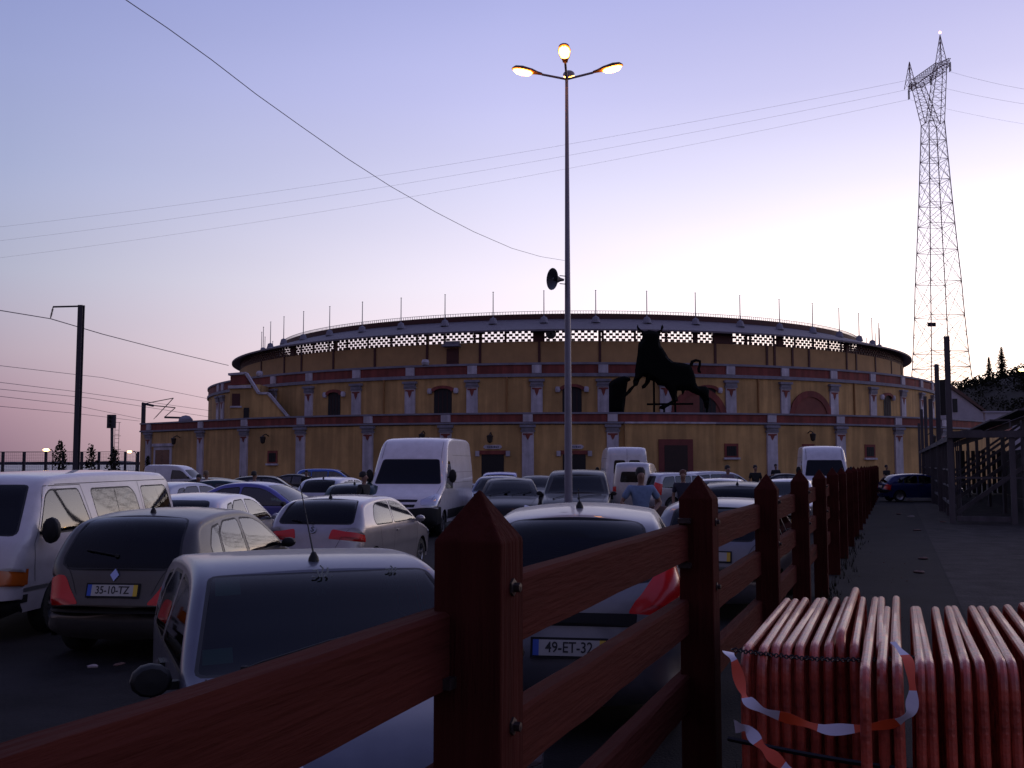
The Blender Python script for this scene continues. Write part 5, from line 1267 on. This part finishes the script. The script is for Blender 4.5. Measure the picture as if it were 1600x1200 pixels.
IB['regs'] = [r for r in IB['regs'] if r[0] not in ('quarter_window', 'rear_side_window', 'side_window', 'tail_light', 'rear_window', 'bumper_strip')]+[
  ('rear_window','glassd','rear',[(1.0,-.95),(1.34,-.84),(1.34,.84),(1.0,.95)],.08),
  ('side_window','glass','side',[(.84,.965),(.34,1.25),(.12,1.31),(-.25,1.335),(-.38,.965)],.05),
  ('rear_side_window','glass','side',[(-.46,.965),(-.34,1.335),(-.8,1.33),(-1.1,1.24),(-1.28,1.06),(-1.26,.975)],.07),
  ('tail_light','red','rear',[(.76,.48),(.90,.50),(.92,1.6),(.78,1.6)],.03,True),('tail_light','red','side',[(-2.05,.78),(-1.80,.79),(-1.77,.915),(-2.05,.92)],.02)]
IB['plates'] = []; IB['antenna'] = (-1.2, .1, -.2)
ib = place('hatchback_car', IB, P_IBIZA, 487, 16.3, 12, 'rear', 'silver three-door hatchback with S badge and wide red tail lights', 'car', .08, True)
emblem(ib, IB, .885, 'S', rim_m)
GR = scaled(HATCH, 1.06, 1.10, 1.68, crown=.06, rend=.22, tumble=.30)
GR['regs'] = [r for r in GR['regs'] if r[0] not in ('tail_light', 'rear_window', 'bumper_strip')]+[
  ('bumper_strip','black','rear',[(.79,-.86),(.88,-.86),(.88,.86),(.79,.86)],.01),
  ('rear_window','glassd','rear',[(1.10,-.93),(1.485,-.84),(1.485,.84),(1.10,.93)],.09),
  ('tail_light','red','rear',[(.88,.74),(.98,.82),(1.18,1.0),(1.30,1.07),(1.30,1.6),(.88,1.6)],.03,True),('tail_light','red','side',[(-2.1,.88),(-1.82,.88),(-1.74,1.1),(-1.72,1.34),(-2.1,1.34)],.03)]
GR['plates'] = [('rear', .635, '49-ET-32')]; GR['antenna'] = (-1.0, .16, -.9)
gr = place('hatchback_car', GR, P_GREY, 889, 7.40, 8, 'rear', 'grey hatchback behind the wooden rails with tall red tail lights and plate 49-ET-32', 'car', .07, True)
q = MB()
q.tube([(-1.5, .42, 1.24), (-1.5, .2, 1.245), (-1.5, .1, 1.22)], .012, 6); q.build('parcel_shelf_bag', seat_m, gr)
NC = scaled(HATCH, .93, .975, 1.62, crown=.015, tumble=.17)
NC['regs'] = [r for r in NC['regs'] if r[0] != 'windscreen']+[('windscreen','glassd','front',[(.93,-.99),(1.325,-.93),(1.325,.93),(.93,.99)],.04)]; NC['antenna'] = (-.0, .46, -1.0); NC['antu'] = 0; NC['plates'] = []
NC['mirror'] = (.70, .90, (.12, .2, .16))
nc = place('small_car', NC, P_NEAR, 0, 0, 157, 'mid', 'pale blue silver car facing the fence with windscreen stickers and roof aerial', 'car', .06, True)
nc.location = (-1.17, 6.1, 0)
# stickers inside the windscreen of the nearest car
cc = Car(NC, .3)
for z, u, dz, du in ((1.30, -.80, .05, .10), (1.0, -.86, .03, .10)):
    q = MB(); q.add([cc.smap(cc.sz(a, True), b, -.006) for a, b in ((z-dz, u-du), (z-dz, u+du), (z+dz, u+du), (z+dz, u-du))], [(0, 1, 2, 3)]); q.build('sticker', mat('pale green sticker', (.35, .55, .5), .6), nc)
for u, z, r in ((-.02, 1.30, .05), (.62, 1.31, .035)):
    q = MB(); 
    for k in range(9):
        a = k*2*math.pi/9; c = Vector(cc.smap(cc.sz(z, True), u, -.02)); q.tube([c, c+Vector((0, math.cos(a)*r, math.sin(a)*r*1.4)), c+Vector((.0, math.cos(a+.3)*r*1.3, math.sin(a+.3)*r*1.7))], .006, 4)
    q.build('lace_ornament', mat('lace', (.25, .28, .27), .9), nc)
ivan = place('panel_van', scaled(BIGVAN, 1, 1, 2.08), P_WHITE, 626, 27.2, 187, 'front', 'tall white panel van with sloping front and blue stickers on its side', 'van', .11, True)
cv = Car(BIGVAN, .3); stick = mat('blue sticker', (.03, .12, .5), .5)
for x0, x1, z0, z1 in ((.55, .85, 2.12, 2.5), (-2.72, -2.25, 2.3, 2.58)):
    q = MB(); n = 5
    for k in range(n):
        a = x0+(x1-x0)*k/n; b = x0+(x1-x0)*(k+.72)/n
        q.add([(x, cv.Y(x, z)+.004, z) for x, z in ((a, z0+.04*(n-k)), (b, z0+.04*(n-k)), (b+.05, z1-.02*k), (a+.05, z1-.02*k))], [(0, 1, 2, 3)])
    q.build('sticker', stick, ivan)
# middle and far rows
place('hatchback_car', scaled(HATCH, 1.05, 1.0, 1.68, mirpaint=1, antenna=None), silver('pale silver paint', (.48, .47, .50)), 262, 16.3, 4, 'rear', 'pale silver hatchback half hidden between the minibus and beige grey hatchback', group=NR)
place('hatchback_car', scaled(SEDAN, 1.0, 1.06, 1.7), P_BLUE, 418, 24.3, 100, 'mid', 'violet blue car parked sideways behind the silver hatchback', group=NR)
place('saloon_car', scaled(SEDAN, 1, 1.06, 1.74), P_DARK, 795, 28.4, 181, 'front', 'dark saloon facing us beside the white panel van', group=NR, near=True)
place('people_carrier', scaled(MPV, 1.02, 1.05, 1.82), P_DARK, 897, 26.6, 186, 'front', 'black people carrier facing us at the foot of the lamp post', group=NR, g=.12, near=True)
place('panel_van', REARVAN, P_WHITE, 980, 46, 2, 'rear', 'white high-roof van seen from behind with two square rear windows', 'van', group=NR, g=.2)
place('small_van', scaled(SMALLVAN, 1.05, 1.08), silver('white silver paint', (.52, .5, .5)), 987, 41, 13, 'rear', 'small white van with rounded roof behind the man in light blue', 'van', group=NR)
place('hatchback_car', scaled(MPV, .95, .95), silver('silver paint two', (.45, .44, .48)), 1068, 42, 60, 'mid', 'silver car parked at an angle right of the small white van', group=NR)
place('saloon_car', scaled(SEDAN, 1, 1.03), silver('silver paint three', (.45, .44, .46)), 1112, 31, 198, 'front', 'silver car with lit front corner behind the second fence post', group=NR)
place('saloon_car', scaled(MPV, 1, .96), silver('silver paint four', (.46, .45, .48)), 1130, 47, 70, 'mid', 'silver estate car beside the man in the grey shirt', group=NR)
place('hatchback_car', scaled(HATCH, 1.05, 1.08, 1.75), P_DARK, 1150, 21, 14, 'rear', 'dark car with broad rear window between the second and third fence posts', group=NR)
place('hatchback_car', scaled(HATCH, 1.0, 1.02, 1.66), P_GREY, 1106, 12.9, 20, 'rear', 'low car close behind the second fence post with pale side windows', group=NR, near=True)
place('panel_van', scaled(BIGVAN, .92, 1.02, 1.95), P_WHITE, 1292, 44, 192, 'front', 'white high-roof van facing us behind the fence posts', 'van', group=NR, g=.2)
place('hatchback_car', scaled(HATCH, 1.05, 1.04), silver('silver paint five', (.5, .5, .53)), 1222, 29, 200, 'front', 'pale car glimpsed between the third and fourth fence posts', group=NR)
place('saloon_car', scaled(HATCH, 1.1, 1.0), P_NAVY, 1436, 54, 90, 'mid', 'dark blue hatchback crossing the far end of the path', group=None)
place('hatchback_car', scaled(HATCH, 1.05, 1.0), silver('silver paint six', (.38, .39, .44)), 292, 29, 20, 'mid', 'grey car with bright side windows just right of the minibus roof', group=NR)
place('small_van', scaled(SMALLVAN, 1.1, 1.02), P_WHITE, 285, 62, 100, 'mid', 'white roofed van below the white framed gate', 'van', group=NR, g=.2)
place('saloon_car', scaled(SEDAN, 1, 1.0), P_DARK, 345, 38, 100, 'mid', 'dark saloon in the back row under the second pilaster', group=NR)
place('saloon_car', scaled(SEDAN, 1, 1.03), P_TEAL, 365, 31, 95, 'mid', 'long dark green saloon behind the violet blue car', group=NR)
place('hatchback_car', scaled(HATCH, 1.0, 1.0), P_DARK, 425, 44, 85, 'mid', 'black hatchback in the back row under the small red window', group=NR)
place('hatchback_car', scaled(HATCH, 1.05, 1.04, 1.7), silver('silver paint seven', (.46, .46, .5)), 492, 34, 14, 'rear', 'silver hatchback seen from behind with red light beside it', group=NR)
place('hatchback_car', scaled(HATCH, 1.05, 1.0, 1.7), P_TEAL, 540, 27.5, 12, 'rear', 'dark green hatchback just left of the tall white panel van', group=NR)
place('people_carrier', scaled(MPV, 1, 1.0), P_BRIGHT, 524, 56, 88, 'mid', 'bright blue people carrier in the back row against the yellow wall', group=NR, g=.2)
place('saloon_car', scaled(SEDAN, 1, 1.0), P_DARK, 472, 52, 92, 'mid', 'black saloon beside the bright blue people carrier', group=NR, g=.2)
place('hatchback_car', scaled(HATCH, 1.05, 1.06, 1.72), P_NAVY, 770, 34, 184, 'front', 'navy car tucked between the white panel van and dark saloon', group=NR)
place('people_carrier', scaled(MPV, .95, .93), P_BLUE, 778, 45, 182, 'front', 'blue people carrier in the row behind the dark saloon', group=NR, g=.2)
place('saloon_car', scaled(SEDAN, 1, 1.02), P_DARK, 838, 40, 183, 'front', 'dark saloon left behind the black people carrier', group=NR, g=.2)
place('saloon_car', scaled(SEDAN, 1, 1.0), P_DARK, 1235, 55, 95, 'mid', 'dark saloon parked under the third small window', group=NR, g=.2)
place('saloon_car', scaled(SEDAN, 1, 1.0), silver('silver paint eight', (.3, .3, .34)), 700, 55, 90, 'mid', 'grey saloon in the back row behind the tall white panel van', group=NR, g=.2)
# ------------------------------------------------------------------ people
skin = mat('skin', (.22, .12, .085), .55)
def person(loc, rz, h, shirt, trousers, hair, label, pose='stand', group=None, cap=False):
    root = empty('person', loc, rz, label, 'person', group); k = h/1.75
    def sk(name, V, E, Rr, m, root_i=0):
        me = bpy.data.meshes.new(name); me.from_pydata([(x*k, y*k, z*k) for x, y, z in V], E, []); o = bpy.data.objects.new(name, me); COL.objects.link(o); o.parent = root
        s = o.modifiers.new('skin', 'SKIN'); s.use_smooth_shade = True
        for i, d in enumerate(me.skin_vertices[0].data):
            r = Rr[i]; r = r if isinstance(r, tuple) else (r, r); d.radius = (r[0]*k, r[1]*k); d.use_root = (i == root_i)
        u = o.modifiers.new('sub', 'SUBSURF'); u.levels = u.render_levels = 2; me.materials.append(m); return o
    if pose == 'hips': arms = [((.20, 0, 1.42), (.36, .02, 1.16), (.20, -.14, 1.02), (.14, -.18, 1.0)), ((-.20, 0, 1.42), (-.36, .02, 1.16), (-.20, -.14, 1.02), (-.14, -.18, 1.0))]
    elif pose == 'walk': arms = [((.19, 0, 1.42), (.25, .10, 1.16), (.26, -.02, .93), (.26, -.06, .85)), ((-.19, 0, 1.42), (-.25, -.08, 1.16), (-.24, -.2, .95), (-.23, -.26, .9))]
    else: arms = [((.19, 0, 1.42), (.25, .03, 1.14), (.25, -.04, .90), (.25, -.06, .82)), ((-.19, 0, 1.42), (-.25, .03, 1.14), (-.25, -.04, .90), (-.25, -.06, .82))]
    st = .16 if pose == 'walk' else .02
    V = [(0, 0, .95), (0, 0, 1.15), (0, 0, 1.36), (0, 0, 1.49), (0, -.01, 1.56), (0, -.015, 1.65), (0, -.01, 1.72)]
    E = [(0, 1), (1, 2), (2, 3), (3, 4), (4, 5), (5, 6)]; Rr = [(.12, .085), (.115, .08), (.115, .08), .05, .06, (.078, .095), (.06, .07)]
    for a in arms:
        o = len(V); V += list(a); E += [(2, o), (o, o+1), (o+1, o+2), (o+2, o+3)]; Rr += [.045, .042, .034, .03]
        hx_, hy_, hz_ = a[3]
        for f in range(4):
            V += [(hx_+(f-1.5)*.016, hy_-.02, hz_-.05), (hx_+(f-1.5)*.018, hy_-.035, hz_-.085+.008*abs(f-1.5))]; E += [(o+3, o+4+2*f), (o+4+2*f, o+5+2*f)]; Rr += [.011, .008]
        V.append((hx_-math.copysign(.04, hx_), hy_-.03, hz_-.03)); E.append((o+3, len(V)-1)); Rr.append(.011)
    for sg in (1, -1):
        o = len(V); V += [(sg*.09, 0, .88), (sg*.10, -sg*st*.6, .50), (sg*.10, -sg*st+.02, .09), (sg*.11, -sg*st-.14, .04)]; E += [(0, o), (o, o+1), (o+1, o+2), (o+2, o+3)]; Rr += [.085, .06, .042, (.045, .03)]
    b = sk('body', V, E, Rr, skin)
    n = MB(); n.lathe([(0, -.5), (.4, -.35), (.5, 0), (.3, .4), (0, .5)], 8, (0, -.112*k, 1.635*k), mtx=Matrix.Diagonal((.03*k, .03*k, .045*k)))
    n.build('nose', skin, root, True)
    TV = [(0, 0, .96), (0, 0, 1.15), (0, 0, 1.36), (0, 0, 1.46)]; TE = [(0, 1), (1, 2), (2, 3)]; TR = [(.16, .115), (.15, .11), (.165, .115), (.085, .08)]
    for a in arms:
        o = len(TV); m = tuple((a[0][i]*.25+a[1][i]*.75) for i in range(3)); TV += [a[0], m]; TE += [(2, o), (o, o+1)]; TR += [.078, .064]
    sk('shirt', TV, TE, TR, shirt)
    LV = [(0, 0, .97), (0, 0, .90)]; LE = [(0, 1)]; LR = [(.155, .11), (.15, .11)]
    for sg in (1, -1):
        o = len(LV); LV += [(sg*.09, 0, .84), (sg*.10, -sg*st*.6, .50), (sg*.10, -sg*st+.02, .10)]; LE += [(1, o), (o, o+1), (o+1, o+2)]; LR += [.095, .075, .062]
    sk('trousers', LV, LE, LR, trousers)
    q = MB(); q.lathe([(0, .5), (.3, .44), (.48, .2), (.5, -.05), (.49, -.2 if cap else -.3)], 12, (0, .028*k, 1.712*k), mtx=Matrix.Diagonal((.18*k, .205*k, .19*k)))
    if cap: q.box((0, -.14*k, 1.70*k), (.13*k, .12*k, .015))
    q.build('hair' if not cap else 'cap', hair, root, True); return root
cl = lambda n, c: mat(n, c, .9, var=.2, scale=12)
dkhair = mat('dark hair', (.012, .01, .01), .7); jeans = cl('dark trousers', (.03, .035, .05))
person((GX(1001, 19.4), 19.4, 0), .1, 1.84, cl('light blue shirt', (.15, .21, .34)), jeans, dkhair, 'man in light blue shirt, hands on hips, behind the grey hatchback', 'hips')
person((GX(1026, 19.8), 19.8, 0), 0, 1.36, cl('brown shirt', (.12, .07, .06)), jeans, dkhair, 'small child standing beside the man in light blue')
person((GX(1067, 26), 26, 0), -.2, 1.76, cl('dark vest', (.03, .03, .05)), jeans, mat('reddish hair', (.09, .03, .02), .7), 'woman in a dark low-necked top just left of the second fence post')
person((GX(1137, 36), 36, 0), .3, 1.86, cl('grey shirt', (.14, .12, .16)), jeans, dkhair, 'man in grey shirt walking between silver cars', 'walk')
person((GX(1180, 46), 46, 0), 0, 1.86, cl('black shirt', (.02, .02, .02)), jeans, dkhair, 'dark clothed person left of the third fence post by the wall')
person((GX(1212, 62), 62, 0), 0, 1.9, cl('black shirt', (.02, .02, .02)), jeans, dkhair, 'dark figure at the foot of the pilaster behind the third post')
person((GX(1385, 62), 62, 0), .4, 1.85, cl('black shirt', (.02, .02, .02)), jeans, dkhair, 'dark figure beyond the end of the wooden fence', 'walk')
person((GX(398, 33), 33, 0), 2.6, 1.68, cl('lilac shirt', (.30, .28, .36)), jeans, dkhair, 'man in pale lilac shirt with his back turned among the left cars')
person((GX(323, 35), 35, 0), 2.8, 1.68, cl('white shirt', (.5, .48, .52)), jeans, mat('fair hair', (.12, .08, .05), .7), 'person in white shirt at the foot of the second pilaster')
person((GX(311, 31), 31, 0), 0, 1.60, cl('black shirt', (.02, .02, .02)), jeans, dkhair, 'dark haired woman in black next to the person in white')
person((GX(479, 48), 48, 0), 0, 1.62, cl('black shirt', (.02, .02, .02)), jeans, dkhair, 'dark head above the roofs beside the third white pilaster')
person((GX(569, 25.5), 25.5, 0), 1.2, 1.72, cl('black shirt', (.02, .02, .02)), jeans, dkhair, 'dark clothed person at the left front corner of the white van')
